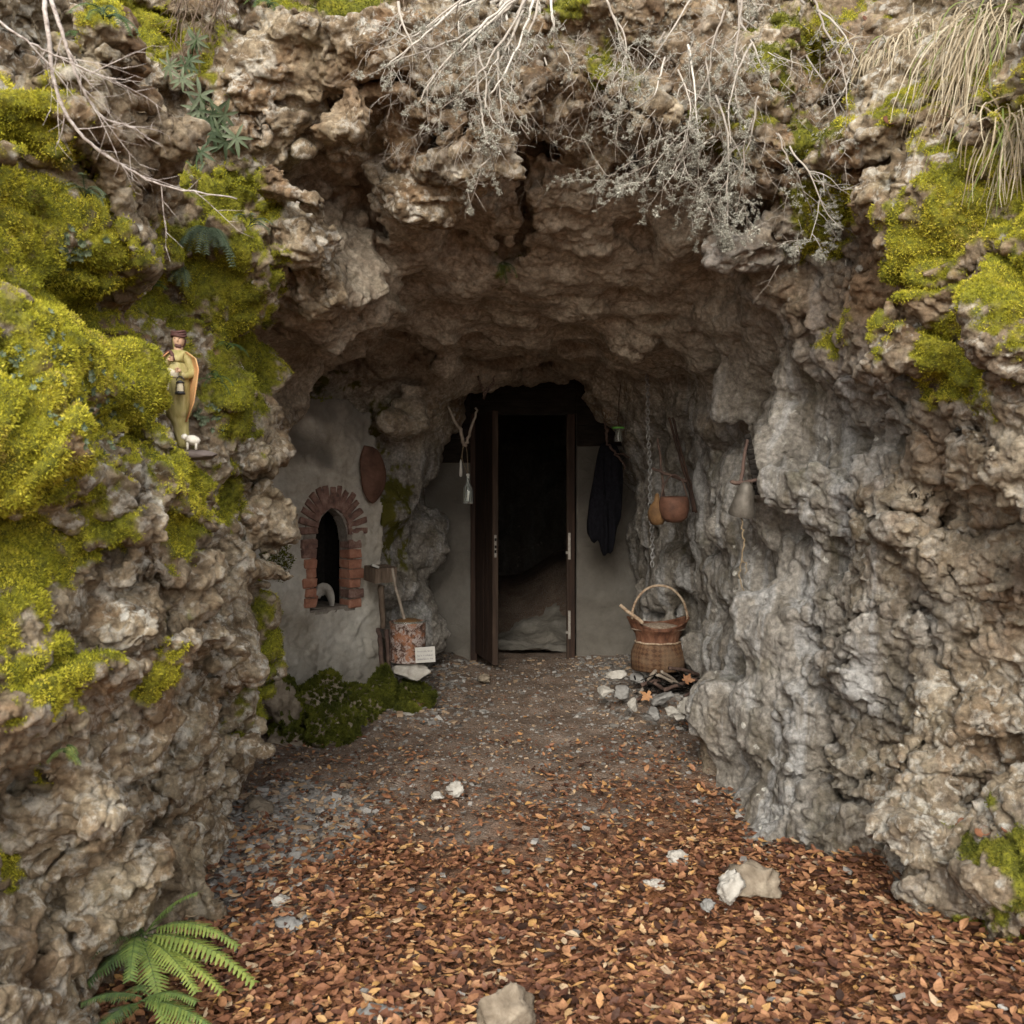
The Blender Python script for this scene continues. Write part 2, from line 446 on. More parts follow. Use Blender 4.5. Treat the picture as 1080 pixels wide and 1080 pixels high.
# ------------------------------------------------------------------ refine what can be seen, keep the rest coarse
def in_view(v, mg=1.18):
    y = np.maximum(v[:, 1], .3)
    px = v[:, 0] / y; pz = (v[:, 2] - EYE) / y
    return (v[:, 1] > 1.2) & (v[:, 1] < 9.5) & (np.abs(px) < .5207 * mg) & (pz < (HZ / F) * mg) & (pz > -(580 / F) * mg) & (v[:, 2] > -.12)
def project(v, n, lim):
    """slide vertices along their normals onto the exact surface"""
    out = v.copy()
    for i in range(0, len(v), 500000):
        q = v[i:i + 500000]
        d = np.clip(air(q), -lim, lim)
        out[i:i + 500000] = q - n[i:i + 500000] * d[:, None] * .85
    return out
fc = rv[rf].mean(1)
vis = in_view(fc)
nn = vnormals(rv, rf)
tst = RNG.integers(0, len(rv), 4000)
g = (air(rv[tst] + nn[tst] * .02, False) - air(rv[tst] - nn[tst] * .02, False)).mean()
if g < 0: rf = rf[:, ::-1].copy()
print('orientation', g)
tocam = np.array([0, 0, EYE]) - rv[rf].mean(1)
# faces turned far away from every place a viewer may stand stay coarse
hv, hf = split_faces(rv, rf, vis)
lv, lf = split_faces(rv, rf, ~vis)
hv, hf = subdivide(hv, hf)
hv = project(hv, vnormals(hv, hf), .03)
def relax(v, f, it=2, k=.5):
    for _ in range(it):
        s = np.zeros_like(v); c = np.bincount(f.ravel(), minlength=len(v)).astype(np.float32)[:, None]
        m = v[f].mean(1)
        for j in range(4):
            for q in range(3): s[:, q] += np.bincount(f[:, j], m[:, q], len(v)).astype(np.float32)
        v = v * (1 - k) + s / np.maximum(c, 1) * k
    return v
e_ = np.concatenate([hf[:, [0, 1]], hf[:, [1, 2]], hf[:, [2, 3]], hf[:, [3, 0]]]); e_.sort(axis=1); ke = e_[:, 0].astype(np.int64) * len(hv) + e_[:, 1]
uu_, cc_ = np.unique(ke, return_counts=True); bd = uu_[cc_ == 1]; bdv = np.unique(np.concatenate([bd // len(hv), bd % len(hv)]))
keep_ = hv[bdv].copy(); hv = relax(hv, hf, 1, .6); hv[bdv] = keep_
hv, hf = subdivide(hv, hf)
print('sub', len(hv), round(time.time() - T0, 1))
# moss cushions: photo pixel of the middle, radii in pixels, amount
MOSS = [(30,130,50,45,1),(30,215,75,65,1),(60,300,95,60,1),(95,365,105,65,1),(50,430,100,70,1),(135,425,60,45,1),(35,505,80,60,1),(95,560,42,30,.9),
 (12,580,35,70,1),(8,650,20,45,.9),(150,25,40,35,.9),(95,15,40,25,.6),(165,310,28,40,.8),(240,205,45,32,1),(208,285,30,55,.9),(250,310,40,70,1),
 (265,370,38,42,1),(258,428,36,38,1.1),(205,500,42,45,1),(188,558,24,34,.9),(230,525,24,50,.9),(182,712,30,26,.8),(68,715,35,48,.9),(22,760,24,12,.8),
 (40,820,14,30,.6),(10,905,16,26,.7),(350,8,60,18,.9),(225,50,20,60,.4),(600,10,40,25,.6),(640,55,30,40,.5),(850,40,50,40,.7),(815,60,30,30,.5),(850,140,40,40,.6),(870,215,40,30,.9),
 (865,248,32,24,.9),(760,150,30,30,.5),(960,275,38,48,1),(1015,225,60,60,.9),(1060,130,34,60,.8),(1062,300,40,62,1),(1010,375,26,54,1.1),(960,120,40,40,.4),
 (1045,1010,42,52,1.2),(1078,925,14,60,1),(925,345,25,25,.4),(410,545,20,48,.8),(398,455,14,40,.4),(285,700,14,70,.8),(200,650,18,16,.5),
 (1065,1045,30,35,1),(330,405,60,16,.5),(300,850,40,26,.35),(880,355,14,30,.35),(1025,890,22,18,.5),(530,290,14,30,.35)]
def moss_field(v, n):
    out = np.zeros(len(v), np.float32)
    m3 = np.stack([noise(v, .16, 0, .5), noise(v, .045, 1, .1)], 1)
    for (px, py, rx, ry, s) in MOSS:
        c, nn_ = hit(px, py)
        k = c.y / F
        ax, az_ = rx * k, ry * k
        ay = max(ax, az_) * 1.6
        w = ((v[:, 0] - c.x) / ax) ** 2 + ((v[:, 1] - c.y) / ay) ** 2 + ((v[:, 2] - c.z) / az_) ** 2
        near = w < 2.6
        out[near] = np.maximum(out[near], s * (1.25 - .8 * np.sqrt(w[near])))
    f = out + np.where(out > 0, m3[:, 0] * .38 + m3[:, 1] * .2 + n[:, 2] * .22, 0)
    return sstep(.30, .62, f)
def fine(v, n, ms):
    out = v.copy()
    for i in range(0, len(v), 500000):
        q = v[i:i + 500000]; m = n[i:i + 500000]
        x, y, z = q[:, 0], q[:, 1], q[:, 2]
        flow = sstep(.55, .95, x) * sstep(3.9, 4.4, y) * sstep(2.6, 2.0, z)
        calm = np.maximum(sstep(3.9, 4.6, y) * .78, flow * .95)
        w = q + .007 * np.stack([noise(q, .08, 1, .2), noise(q, .08, 2, .4), noise(q, .08, 0, .6)], 1)
        d = np.clip(air(q), -.012, .012) * -.25
        f = vor(w, .062, V_ID, .2, (1, 1, 1.4)) * .012 * (1 - .85 * calm)
        f += vor(w, .13, V_ID, .77, (1, 1, 1.5)) * .024 * (1 - .85 * calm)
        f += (1 - np.abs(noise(w, .13, 0, .33)) * 1.6) * .008 * (1 - .3 * calm)
        f += noise(q, .03, 1, .8) * .003
        crack = vor(w + .03 * noise(q, .2, 2, .1)[:, None], .30, V_E, .7, (1, 1, 1.4))
        f -= (1 - sstep(.0, .05, crack)) * .026 * (1 - .5 * calm)
        k = ms[i:i + 500000]
        puff = (.6 - vor(q, .045, V_F1, .15)) * .012 + (.6 - vor(q, .10, V_F1, .35)) * .020 + .001
        f = f * (1 - .75 * k) + puff * k
        out[i:i + 500000] = q + m * (d + f)[:, None]
    return out
hn = vnormals(hv, hf)
hmoss = moss_field(hv, hn)
hv = fine(hv, hn, hmoss)
print('fine', round(time.time() - T0, 1))
# ------------------------------------------------------------------ materials
class NT:
    """tiny node-graph writer"""
    def __init__(s, name, rough=.9, spec=.25):
        s.m = bpy.data.materials.new(name); s.m.use_nodes = True
        s.t = s.m.node_tree; s.b = s.t.nodes['Principled BSDF']
        s.b.inputs['Roughness'].default_value = rough
        s.b.inputs['Specular IOR Level'].default_value = spec
        s.co = s.t.nodes.new('ShaderNodeNewGeometry').outputs['Position']
    def link(s, a, b): s.t.links.new(a, b)
    def obj(s): s.co = s.t.nodes.new('ShaderNodeTexCoord').outputs['Object']; return s
    def map(s, sc):
        n = s.t.nodes.new('ShaderNodeMapping'); n.inputs['Scale'].default_value = sc; s.link(s.co, n.inputs[0]); return n.outputs[0]
    def noise(s, scale, detail=4, rough=.55, dist=0, sc=None, out='Fac'):
        n = s.t.nodes.new('ShaderNodeTexNoise'); n.inputs['Scale'].default_value = scale; n.inputs['Detail'].default_value = detail
        n.inputs['Roughness'].default_value = rough; n.inputs['Distortion'].default_value = dist
        s.link(s.map(sc) if sc else s.co, n.inputs['Vector']); return n.outputs[out]
    def vor(s, scale, feat='F1', sc=None, out='Distance'):
        n = s.t.nodes.new('ShaderNodeTexVoronoi'); n.feature = feat; n.inputs['Scale'].default_value = scale
        s.link(s.map(sc) if sc else s.co, n.inputs['Vector']); return n.outputs[out]
    def attr(s, name, out='Fac'):
        n = s.t.nodes.new('ShaderNodeAttribute'); n.attribute_name = name; return n.outputs[out]
    def ramp(s, fac, stops):
        n = s.t.nodes.new('ShaderNodeValToRGB'); r = n.color_ramp
        while len(r.elements) < len(stops): r.elements.new(.5)
        for e, (p, c) in zip(r.elements, stops):
            e.position = p; e.color = (c, c, c, 1) if isinstance(c, (int, float)) else (*c, 1)
        s.link(fac, n.inputs[0]); return n.outputs[0]
    def mix(s, fac, a, b, mode='MIX'):
        n = s.t.nodes.new('ShaderNodeMixRGB'); n.blend_type = mode
        for v, i in ((fac, 0), (a, 1), (b, 2)):
            if isinstance(v, (int, float)): n.inputs[i].default_value = v if i == 0 else (v, v, v, 1)
            elif isinstance(v, tuple): n.inputs[i].default_value = (*v, 1)
            else: s.link(v, n.inputs[i])
        return n.outputs[0]
    def math(s, op, a, b=0.0):
        n = s.t.nodes.new('ShaderNodeMath'); n.operation = op
        for v, i in ((a, 0), (b, 1)):
            if isinstance(v, (int, float)): n.inputs[i].default_value = v
            else: s.link(v, n.inputs[i])
        return n.outputs[0]
    def col(s, c):
        if isinstance(c, tuple): s.b.inputs['Base Color'].default_value = (*c, 1)
        else: s.link(c, s.b.inputs['Base Color'])
        return s
    def bump(s, h, strength=.5, dist=.01, prev=None):
        n = s.t.nodes.new('ShaderNodeBump'); n.inputs['Strength'].default_value = strength; n.inputs['Distance'].default_value = dist
        s.link(h, n.inputs['Height'])
        if prev is not None: s.link(prev, n.inputs['Normal'])
        s.link(n.outputs[0], s.b.inputs['Normal']); return n.outputs[0]

def rock_material():
    g = NT('limestone', .88, .22)
    big = g.noise(1.6, 5, .6, .4); mid = g.noise(7, 8, .68, .3); fine_ = g.noise(42, 8, .72); spot = g.noise(19, 6, .7, .5)
    tan = g.ramp(mid, [(.26, (.075, .052, .032)), (.42, (.20, .150, .096)), (.54, (.33, .265, .18)), (.68, (.50, .43, .325))])
    ora = g.ramp(mid, [(.25, (.085, .052, .03)), (.5, (.24, .14, .07)), (.75, (.38, .26, .15))])
    tan = g.mix(g.ramp(g.noise(2.7, 4, .6, .8), [(.5, 0.0), (.66, .8)]), tan, ora)
    pale = g.ramp(spot, [(.50, 0.0), (.58, 1.0)])
    tan = g.mix(g.math('MULTIPLY', pale, g.ramp(big, [(.38, .12), (.56, .9)])), tan, (.56, .53, .465))
    tan = g.mix(g.ramp(g.noise(2.3, 6, .62, 1.0), [(.53, 0.0), (.64, .72)]), tan, g.ramp(mid, [(.3, (.055, .04, .027)), (.7, (.17, .125, .085))]))
    grey = g.ramp(mid, [(.25, (.11, .10, .082)), (.45, (.23, .21, .182)), (.62, (.33, .31, .28)), (.8, (.48, .46, .43))])
    streak = g.noise(6.5, 6, .62, .9, sc=(1, 1, .16))
    grey = g.mix(g.ramp(streak, [(.50, 0.0), (.60, .75)]), grey, (.38, .38, .375))
    grey = g.mix(g.ramp(g.noise(4.2, 5, .6, 1.2, sc=(1, 1, .22)), [(.52, 0.0), (.62, .75)]), grey, (.105, .088, .062))
    cavec = g.ramp(mid, [(.25, (.20, .16, .12)), (.46, (.40, .34, .268)), (.62, (.52, .46, .375)), (.8, (.60, .56, .48))])  # vault colour raised to make up for missing light under the ceiling
    c = g.mix(g.attr('grey'), tan, grey)
    c = g.mix(g.attr('vault'), c, cavec)
    c = g.mix(g.attr('stain'), c, g.ramp(mid, [(.3, (.13, .082, .045)), (.6, (.31, .21, .13))]))
    # lichen spots, pale and round
    lic = g.ramp(g.mix(.35, g.vor(15), g.noise(60, 4)), [(.26, 1.0), (.32, 0.0)])
    lic = g.math('MULTIPLY', lic, g.ramp(g.noise(3.1, 3), [(.52, 0.0), (.60, .9)]))
    c = g.mix(g.math('MULTIPLY', lic, g.math('SUBTRACT', 1.0, g.attr('vault'))), c, (.60, .59, .54))
    # thin algae film
    c = g.mix(g.ramp(g.noise(3.6, 5, .65, .3), [(.56, 0.0), (.75, .35)]), c, (.13, .13, .055))
    c = g.mix(.7, c, g.ramp(fine_, [(.28, .12), (.5, .9), (.68, 1.7)]), 'MULTIPLY')
    c = g.mix(g.attr('inner_shade'), c, (.022, .019, .016))
    mossc = g.ramp(g.noise(9, 5, .7), [(.3, (.11, .125, .016)), (.5, (.24, .24, .025)), (.7, (.38, .34, .035))])
    mossc = g.mix(g.ramp(g.noise(60, 3, .7), [(.35, .75), (.6, 0.0)]), mossc, (.045, .05, .012))
    mossc = g.mix(g.attr('dry'), mossc, (.12, .11, .02))
    c = g.mix(g.attr('moss'), c, mossc)
    g.col(c)
    b1 = g.bump(g.noise(28, 10, .75, .2), .9, .022)
    b2 = g.bump(g.noise(150, 5, .75), .7, .004, b1)
    return g.m
M = {}
M['rock'] = rock_material()

def simple(name, cols, scale=30, rough=.8, spec=.3, bump=.3, bdist=.003, sc=None, metal=0, obj=True, detail=6):
    g = NT(name, rough, spec)
    if obj: g.obj()
    n = g.noise(scale, detail, .65, .2, sc=sc)
    k = len(cols)
    g.col(g.ramp(n, [(.3 + .4 * i / max(1, k - 1), c) for i, c in enumerate(cols)]))
    g.b.inputs['Metallic'].default_value = metal
    if bump: g.bump(g.noise(scale * 3, 6, .7, sc=sc), bump, bdist)
    M[name] = g.m
    return g
simple('plaster_front', [(.14, .115, .085), (.235, .205, .165), (.31, .28, .235)], 3.2, .95, .1, .35, .006, obj=False, detail=9)
def plaster(name, dark=False):
    g = NT(name, .95, .12)
    a = g.noise(2.2, 8, .62, .3); b = g.noise(16, 8, .7)
    c = g.ramp(a, [(.33, (.27, .24, .195)), (.48, (.42, .39, .335)), (.68, (.52, .50, .45))])
    c = g.mix(.5, c, g.ramp(b, [(.3, .55), (.7, 1.35)]), 'MULTIPLY')
    c = g.mix(g.ramp(g.noise(3.3, 6, .6, .8), [(.60, 0.0), (.70, .5)]), c, (.42, .40, .37))
    c = g.mix(g.attr('darken'), c, (.095, .087, .077))  # blends the plaster towards dark grey-brown
    g.col(c)
    x = g.bump(g.noise(9, 8, .62, .4), .7, .02)
    cr = g.ramp(g.vor(3.6, 'DISTANCE_TO_EDGE', sc=(1, 1, 1.3)), [(0.0, 0.0), (.012, 1.0)])
    x = g.bump(cr, .5, .004, x)
    x = g.bump(g.noise(70, 6, .75), .6, .004, x)
    M[name] = g.m
plaster('lime_plaster')
g = NT('soil', .95, .15)
c = g.ramp(g.noise(5, 9, .7), [(.3, (.105, .074, .055)), (.5, (.19, .142, .110)), (.7, (.28, .225, .185))])
c = g.mix(g.ramp(g.noise(90, 4, .7), [(.55, 0.0), (.66, .8)]), c, (.34, .31, .28))
c = g.mix(g.ramp(g.noise(55, 5, .7, 1.0), [(.56, 0.0), (.64, .8)]), c, (.21, .10, .05))
c = g.mix(g.attr('litter'), c, g.ramp(g.noise(45, 6, .75, .8), [(.35, (.06, .028, .016)), (.5, (.17, .075, .035)), (.66, (.32, .15, .065))]))
c = g.mix(g.attr('pale'), c, (.24, .225, .21))
g.col(c)
x = g.bump(g.noise(30, 9, .75), .9, .02); g.bump(g.vor(90), .7, .008, x)
M['soil'] = g.m
def attr_ramp(name, stops, rough=.7, spec=.3, trans=0.0, dark=0.0, attr='tone'):
    g = NT(name, rough, spec)
    c = g.ramp(g.attr(attr), stops)
    c = g.mix(.5, c, g.ramp(g.noise(120, 3, .6), [(.3, .6), (.7, 1.3)]), 'MULTIPLY')
    g.col(c)
    if trans:
        tr = g.t.nodes.new('ShaderNodeBsdfTranslucent'); mx = g.t.nodes.new('ShaderNodeMixShader'); mx.inputs[0].default_value = trans
        g.link(c, tr.inputs[0]); out = g.t.nodes['Material Output']
        g.link(g.b.outputs[0], mx.inputs[1]); g.link(tr.outputs[0], mx.inputs[2]); g.link(mx.outputs[0], out.inputs[0])
    M[name] = g.m
attr_ramp('beech_leaf', [(0, (.035, .018, .012)), (.25, (.12, .048, .027)), (.5, (.24, .108, .055)), (.72, (.36, .185, .092)), (.88, (.46, .26, .09)), (1, (.44, .33, .22))], .6, .35)
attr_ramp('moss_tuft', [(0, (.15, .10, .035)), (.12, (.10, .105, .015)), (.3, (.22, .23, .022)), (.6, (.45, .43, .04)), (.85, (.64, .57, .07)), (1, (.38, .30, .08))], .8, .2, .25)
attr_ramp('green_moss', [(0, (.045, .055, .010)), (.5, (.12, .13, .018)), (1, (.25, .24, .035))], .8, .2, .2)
attr_ramp('stone_chip', [(0, (.06, .055, .05)), (.3, (.16, .145, .13)), (.6, (.27, .26, .245)), (.9, (.42, .40, .375)), (1, (.33, .24, .16))], .85, .25)
attr_ramp('dry_grass', [(0, (.20, .15, .09)), (.5, (.42, .35, .24)), (.85, (.56, .50, .38)), (1, (.16, .2, .05))], .7, .3, .2)
attr_ramp('fern_green', [(0, (.025, .05, .018)), (.5, (.06, .11, .035)), (1, (.16, .24, .05))], .6, .35, .2)
attr_ramp('fern_bright', [(0, (.05, .085, .04)), (.5, (.13, .20, .055)), (1, (.30, .36, .08))], .6, .35, .25)
attr_ramp('blue_green', [(0, (.035, .058, .03)), (.5, (.085, .12, .065)), (1, (.20, .24, .15))], .6, .35, .15)
attr_ramp('lichen', [(0, (.16, .155, .13)), (.5, (.34, .335, .285)), (1, (.56, .55, .48))], .9, .15, .1)
attr_ramp('bark', [(0, (.08, .065, .05)), (.4, (.22, .185, .155)), (.8, (.42, .385, .34)), (1, (.56, .53, .48))], .85, .2)
simple('birch_bark', [(.12, .09, .08), (.42, .37, .34), (.62, .59, .56)], 60, .8, .3, .4, .001)
simple('root_bark', [(.06, .045, .035), (.15, .11, .08), (.24, .19, .145)], 50, .85, .2, .4, .001)
simple('dark_wood', [(.014, .008, .006), (.034, .018, .012), (.058, .032, .021)], 6, .75, .3, .5, .003, sc=(6, 6, .5))
simple('door_edge_wood', [(.022, .014, .009), (.042, .026, .018), (.07, .046, .032)], 6, .8, .3, .5, .003, sc=(6, 6, .5))
simple('old_wood', [(.05, .035, .026), (.11, .08, .058), (.17, .13, .10)], 8, .85, .25, .6, .003, sc=(6, 6, .6))
simple('grey_stick', [(.14, .11, .085), (.25, .21, .17), (.36, .32, .27)], 20, .85, .25, .5, .002)
simple('brown_stick', [(.04, .026, .022), (.085, .055, .045), (.13, .09, .07)], 20, .85, .25, .5, .002)
simple('rust_brown', [(.055, .03, .022), (.12, .062, .043), (.17, .095, .07)], 9, .8, .3, .5, .006)
simple('brick_red', [(.22, .11, .08), (.38, .18, .12), (.48, .27, .19)], 14, .92, .2, .7, .006)
simple('brick_dark', [(.10, .065, .055), (.22, .13, .105), (.34, .24, .20)], 22, .92, .2, .8, .008)
simple('mortar', [(.14, .12, .10), (.24, .215, .185), (.34, .31, .275)], 30, .95, .15, .8, .008)
simple('bright_metal', [(.18, .17, .155), (.30, .28, .25), (.40, .38, .35)], 40, .45, .5, .2, .001, metal=.6)
simple('chain_metal', [(.16, .155, .15), (.30, .295, .29), (.42, .42, .41)], 60, .5, .5, .2, .001, metal=.5)
simple('black_cloth', [(.004, .004, .006), (.008, .008, .011), (.013, .013, .017)], 40, .95, .1, .4, .003)
simple('copper_brown', [(.05, .026, .018), (.12, .055, .034), (.18, .09, .06)], 12, .75, .35, .5, .004)
simple('ochre_hide', [(.07, .038, .018), (.15, .082, .035), (.22, .13, .06)], 14, .8, .3, .4, .004)
simple('bell_metal', [(.06, .052, .042), (.11, .098, .082), (.16, .145, .125)], 25, .6, .5, .3, .002, metal=.4)
simple('bell_mouth', [(.02, .015, .012), (.04, .03, .02)], 25, .9, .1, .3, .002)
simple('rope', [(.12, .09, .055), (.20, .155, .10), (.28, .23, .16)], 90, .95, .1, .6, .002)
simple('bark_basket', [(.05, .022, .013), (.13, .055, .030), (.22, .12, .075)], 10, .7, .35, .5, .004, sc=(3, 3, 1))
simple('basket_fill', [(.14, .09, .06), (.32, .25, .19), (.46, .40, .34)], 60, .95, .1, .8, .008)
simple('handle_twig', [(.14, .08, .05), (.34, .25, .17), (.50, .42, .33)], 40, .8, .3, .3, .001)
simple('white_card', [(.42, .41, .38), (.50, .49, .46)], 20, .9, .2, .1, .001)
simple('ink', [(.10, .10, .12), (.16, .16, .18)], 20, .9, .1, 0)
simple('green_plastic', [(.12, .42, .06), (.18, .55, .10)], 20, .5, .4, 0)
simple('pale_stone', [(.24, .22, .19), (.38, .36, .325), (.50, .48, .44)], 14, .9, .2, .7, .010)
simple('grey_stone', [(.12, .115, .108), (.22, .215, .205), (.31, .305, .295)], 12, .88, .25, .7, .010)
simple('tan_stone', [(.10, .078, .055), (.22, .18, .135), (.36, .31, .24)], 12, .9, .2, .8, .012)
simple('skin_paint', [(.42, .26, .17), (.50, .33, .22)], 20, .6, .3, 0)
simple('hair_paint', [(.05, .022, .02), (.11, .05, .042)], 60, .7, .3, .6, .003)
simple('olive_paint', [(.17, .15, .05), (.30, .26, .10), (.42, .36, .19)], 22, .65, .3, .3, .002, sc=(3, 3, .6))
simple('cloak_paint', [(.40, .13, .07), (.50, .27, .12), (.52, .38, .18)], 12, .65, .3, .3, .002)
simple('bag_paint', [(.52, .47, .35), (.62, .57, .45)], 12, .7, .3, .2, .002)
simple('black_paint', [(.012, .012, .014), (.03, .03, .033)], 30, .5, .4, 0)
simple('lamp_paint', [(.45, .38, .24), (.60, .55, .42)], 30, .5, .4, 0)
simple('lamb_paint', [(.45, .42, .36), (.70, .67, .60)], 60, .8, .2, .8, .004)
simple('base_paint', [(.07, .055, .05), (.13, .105, .095)], 20, .7, .3, .3, .002)
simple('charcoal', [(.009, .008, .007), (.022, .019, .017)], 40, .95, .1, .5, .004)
# rusted and flaking tin
g = NT('flaking_tin', .75, .35).obj()
n1 = g.noise(26, 9, .75, .5); n2 = g.noise(12, 7, .7, .5)
c = g.ramp(n1, [(.38, (.028, .02, .018)), (.47, (.12, .06, .04)), (.54, (.42, .38, .36)), (.62, (.16, .075, .045))])
c = g.mix(g.ramp(n2, [(.50, 0.0), (.58, .85)]), c, (.27, .11, .05))
g.col(c); g.bump(n1, .6, .006); M['flaking_tin'] = g.m
# woven basket body
g = NT('woven_bark', .8, .25).obj()
ck = g.t.nodes.new('ShaderNodeTexChecker'); ck.inputs['Scale'].default_value = 1.0
g.link(g.attr('weave', 'Vector'), ck.inputs['Vector'])
c = g.mix(ck.outputs['Fac'], (.075, .038, .020), (.125, .068, .036))
c = g.mix(.6, c, g.ramp(g.noise(20, 5, .6), [(.3, .5), (.7, 1.3)]), 'MULTIPLY')
c = g.mix(g.ramp(g.noise(9, 6, .7), [(.45, 0.0), (.6, .6)]), c, (.16, .11, .07))
g.col(c); g.bump(ck.outputs['Fac'], .6, .008); M['woven_bark'] = g.m
# glass
g = NT('clear_glass', .05, .5); g.b.inputs['Transmission Weight'].default_value = .9; g.col((.8, .87, .85)); M['clear_glass'] = g.m
simple('dark_board', [(.008, .006, .005), (.018, .014, .011), (.03, .024, .02)], 8, .9, .15, .4, .003, sc=(1, 1, 4))  # near-black brown, for the upper boarding and the lintel
# ------------------------------------------------------------------ link the cliff, with its surface attributes
def add_attr(me, name, val):
    a = me.attributes.new(name, 'FLOAT', 'POINT'); a.data.foreach_set('value', np.asarray(val, np.float32))
def zones(v):
    x, y, z = v[:, 0], v[:, 1], v[:, 2]
    n = noise(v, .5, 1, .6) * .35
    right = sstep(.4, .9, x + n)
    grey = right * sstep(3.2, 3.9, y + n) * sstep(2.75, 2.2, z + n * .7)
    grey = np.maximum(grey, sstep(6.3, 6.9, y) * sstep(2.0, 1.6, z))
    grey = np.maximum(grey, .22 * right * sstep(2.2, 1.7, z))
    vault = sstep(4.0, 4.5, y + .3 * n) * sstep(1.75, 2.15, z + n * .5) * (1 - .5 * sstep(.7, 1.2, x) * sstep(2.5, 2.2, z))
    cst, _ = hit(925, 300)
    st = np.exp(-(((x - cst.x) / .3) ** 2 + ((y - cst.y) / .5) ** 2 + ((z - cst.z) / .26) ** 2)) * 1.1
    for (px, py, r) in ((1000, 480, .09), (35, 1010, .10), (880, 60, .2), (690, 70, .2), (400, 90, .18), (500,120,.15)):
        c_, _ = hit(px, py)
        st = np.maximum(st, .75 * np.exp(-(((x - c_.x) ** 2 + (y - c_.y) ** 2 + (z - c_.z) ** 2) / r ** 2)))
    return np.clip(grey, 0, 1), np.clip(vault, 0, 1), np.clip(st + np.where(st > .2, n, 0), 0, 1)
dryf = sstep(4.6, 5.6, hv[:, 1])
allv = np.concatenate([hv, lv]); allf = np.concatenate([hf, lf + len(hv)])
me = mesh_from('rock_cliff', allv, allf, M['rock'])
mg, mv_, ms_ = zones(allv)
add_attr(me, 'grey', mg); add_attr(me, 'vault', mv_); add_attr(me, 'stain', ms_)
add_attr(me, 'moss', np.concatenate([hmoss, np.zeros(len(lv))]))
add_attr(me, 'inner_shade', sstep(8.05, 8.4, allv[:, 1]) * .85)  # rock behind the door darkened: shade of the inner room in its colour
add_attr(me, 'dry', np.concatenate([dryf, np.zeros(len(lv))]))
cliff = bpy.data.objects.new('rock_cliff', me); cliff['kind'] = 'structure'; COL.objects.link(cliff)
hn2 = vnormals(hv, hf)
print('cliff', len(allv), round(time.time() - T0, 1))

# ------------------------------------------------------------------ ground: one sheet to the horizon, fine where it is seen
def gz(x, y):
    x = np.asarray(x, np.float64); y = np.asarray(y, np.float64)
    p = np.stack([x.ravel(), y.ravel(), 0 * x.ravel()], 1)
    h = noise(p, .8, 0, .2) * .035 + noise(p, .25, 1, .5) * .012 + noise(p, .07, 2, .1) * .004
    xx, yy = p[:, 0], p[:, 1]
    h = h * sstep(9.5, 7.5, yy) 
    h += .14 * sstep(.75, 1.6, xx) * sstep(4.4, 3.6, yy) + .05 * sstep(.9, 1.3, -xx) * sstep(6, 3, yy)
    h += .05 * sstep(7.0, 7.9, yy) * (sstep(.2, .9, xx) + sstep(.25, .7, -xx)) 
    h += .10 * np.exp(-((xx - 1.02) / .30) ** 2 - ((yy - 6.55) / .35) ** 2)
    h += .35 * sstep(8.7, 10.2, yy) + .25 * sstep(8.6, 9.6, yy) * sstep(.0, .6, xx)
    return h.reshape(x.shape)
gx = np.concatenate([[-60, -30, -15, -8, -5, -3.5, -2.7], np.arange(-2.3, 2.31, .016), [2.7, 3.5, 5, 8, 15, 30, 60]])
gy = np.concatenate([[-60, -30, -15, -8, -4, -2, -1, -.3, .3, .8, 1.2, 1.6], np.arange(1.9, 8.6, .016), np.arange(8.6, 12, .08), [14, 20, 35, 60]])
GX, GY = np.meshgrid(gx, gy, indexing='ij')
GZ = gz(GX, GY)
nx, ny = GX.shape
ii = np.arange(nx * ny).reshape(nx, ny)
gf = np.stack([ii[:-1, :-1], ii[1:, :-1], ii[1:, 1:], ii[:-1, 1:]], -1).reshape(-1, 4)
gvv = np.stack([GX.ravel(), GY.ravel(), GZ.ravel()], 1)
me = mesh_from('ground', gvv, gf, M['soil'])
def litter_density(x, y):
    p = np.stack([x, y, 0 * x], 1)
    n = noise(p, .5, 2, .3) * .5 + noise(p, .15, 0, .3) * .35
    yl = 3.75 + .55 * sstep(-.2, 1.0, x) - .45 * sstep(-.5, -1.1, x)
    return sstep(yl + 1.1, yl - .5, y + n * .9)
add_attr(me, 'litter', litter_density(gvv[:, 0], gvv[:, 1]))
pale = sstep(.05, .45, np.abs(gvv[:, 0] - .1) - .45 + noise(gvv, .3, 1, .2) * .2) * sstep(5.8, 6.6, gvv[:, 1])
add_attr(me, 'pale', pale * .6)
ground = bpy.data.objects.new('ground', me); ground['kind'] = 'structure'; COL.objects.link(ground)

def stuff(name, v, f, mat, tone=None, smooth=False, label=None, kind='stuff'):
    me = mesh_from(name, v, f, M[mat], smooth)
    if tone is not None: add_attr(me, 'tone', tone)
    o = bpy.data.objects.new(name, me); COL.objects.link(o)
    if kind: o['kind'] = kind
    if label: o['label'] = label[0]; o['category'] = label[1]
    return o
def rot_frames(n, yaw, tilt, tdir):
    """per-item 3x3: local z tilted away from up by `tilt` towards `tdir`, then spun by yaw"""
    cz = np.stack([np.sin(tilt) * np.cos(tdir), np.sin(tilt) * np.sin(tdir), np.cos(tilt)], 1)
    ref = np.stack([np.cos(yaw), np.sin(yaw), 0 * yaw], 1)
    cx = ref - (ref * cz).sum(1, keepdims=True) * cz
    cx /= np.linalg.norm(cx, axis=1, keepdims=True) + 1e-9
    cy = np.cross(cz, cx)
    return np.stack([cx, cy, cz], 2)
def rock_inside(x, y, z):
    return air(np.stack([x, y, z], 1)) < -.01

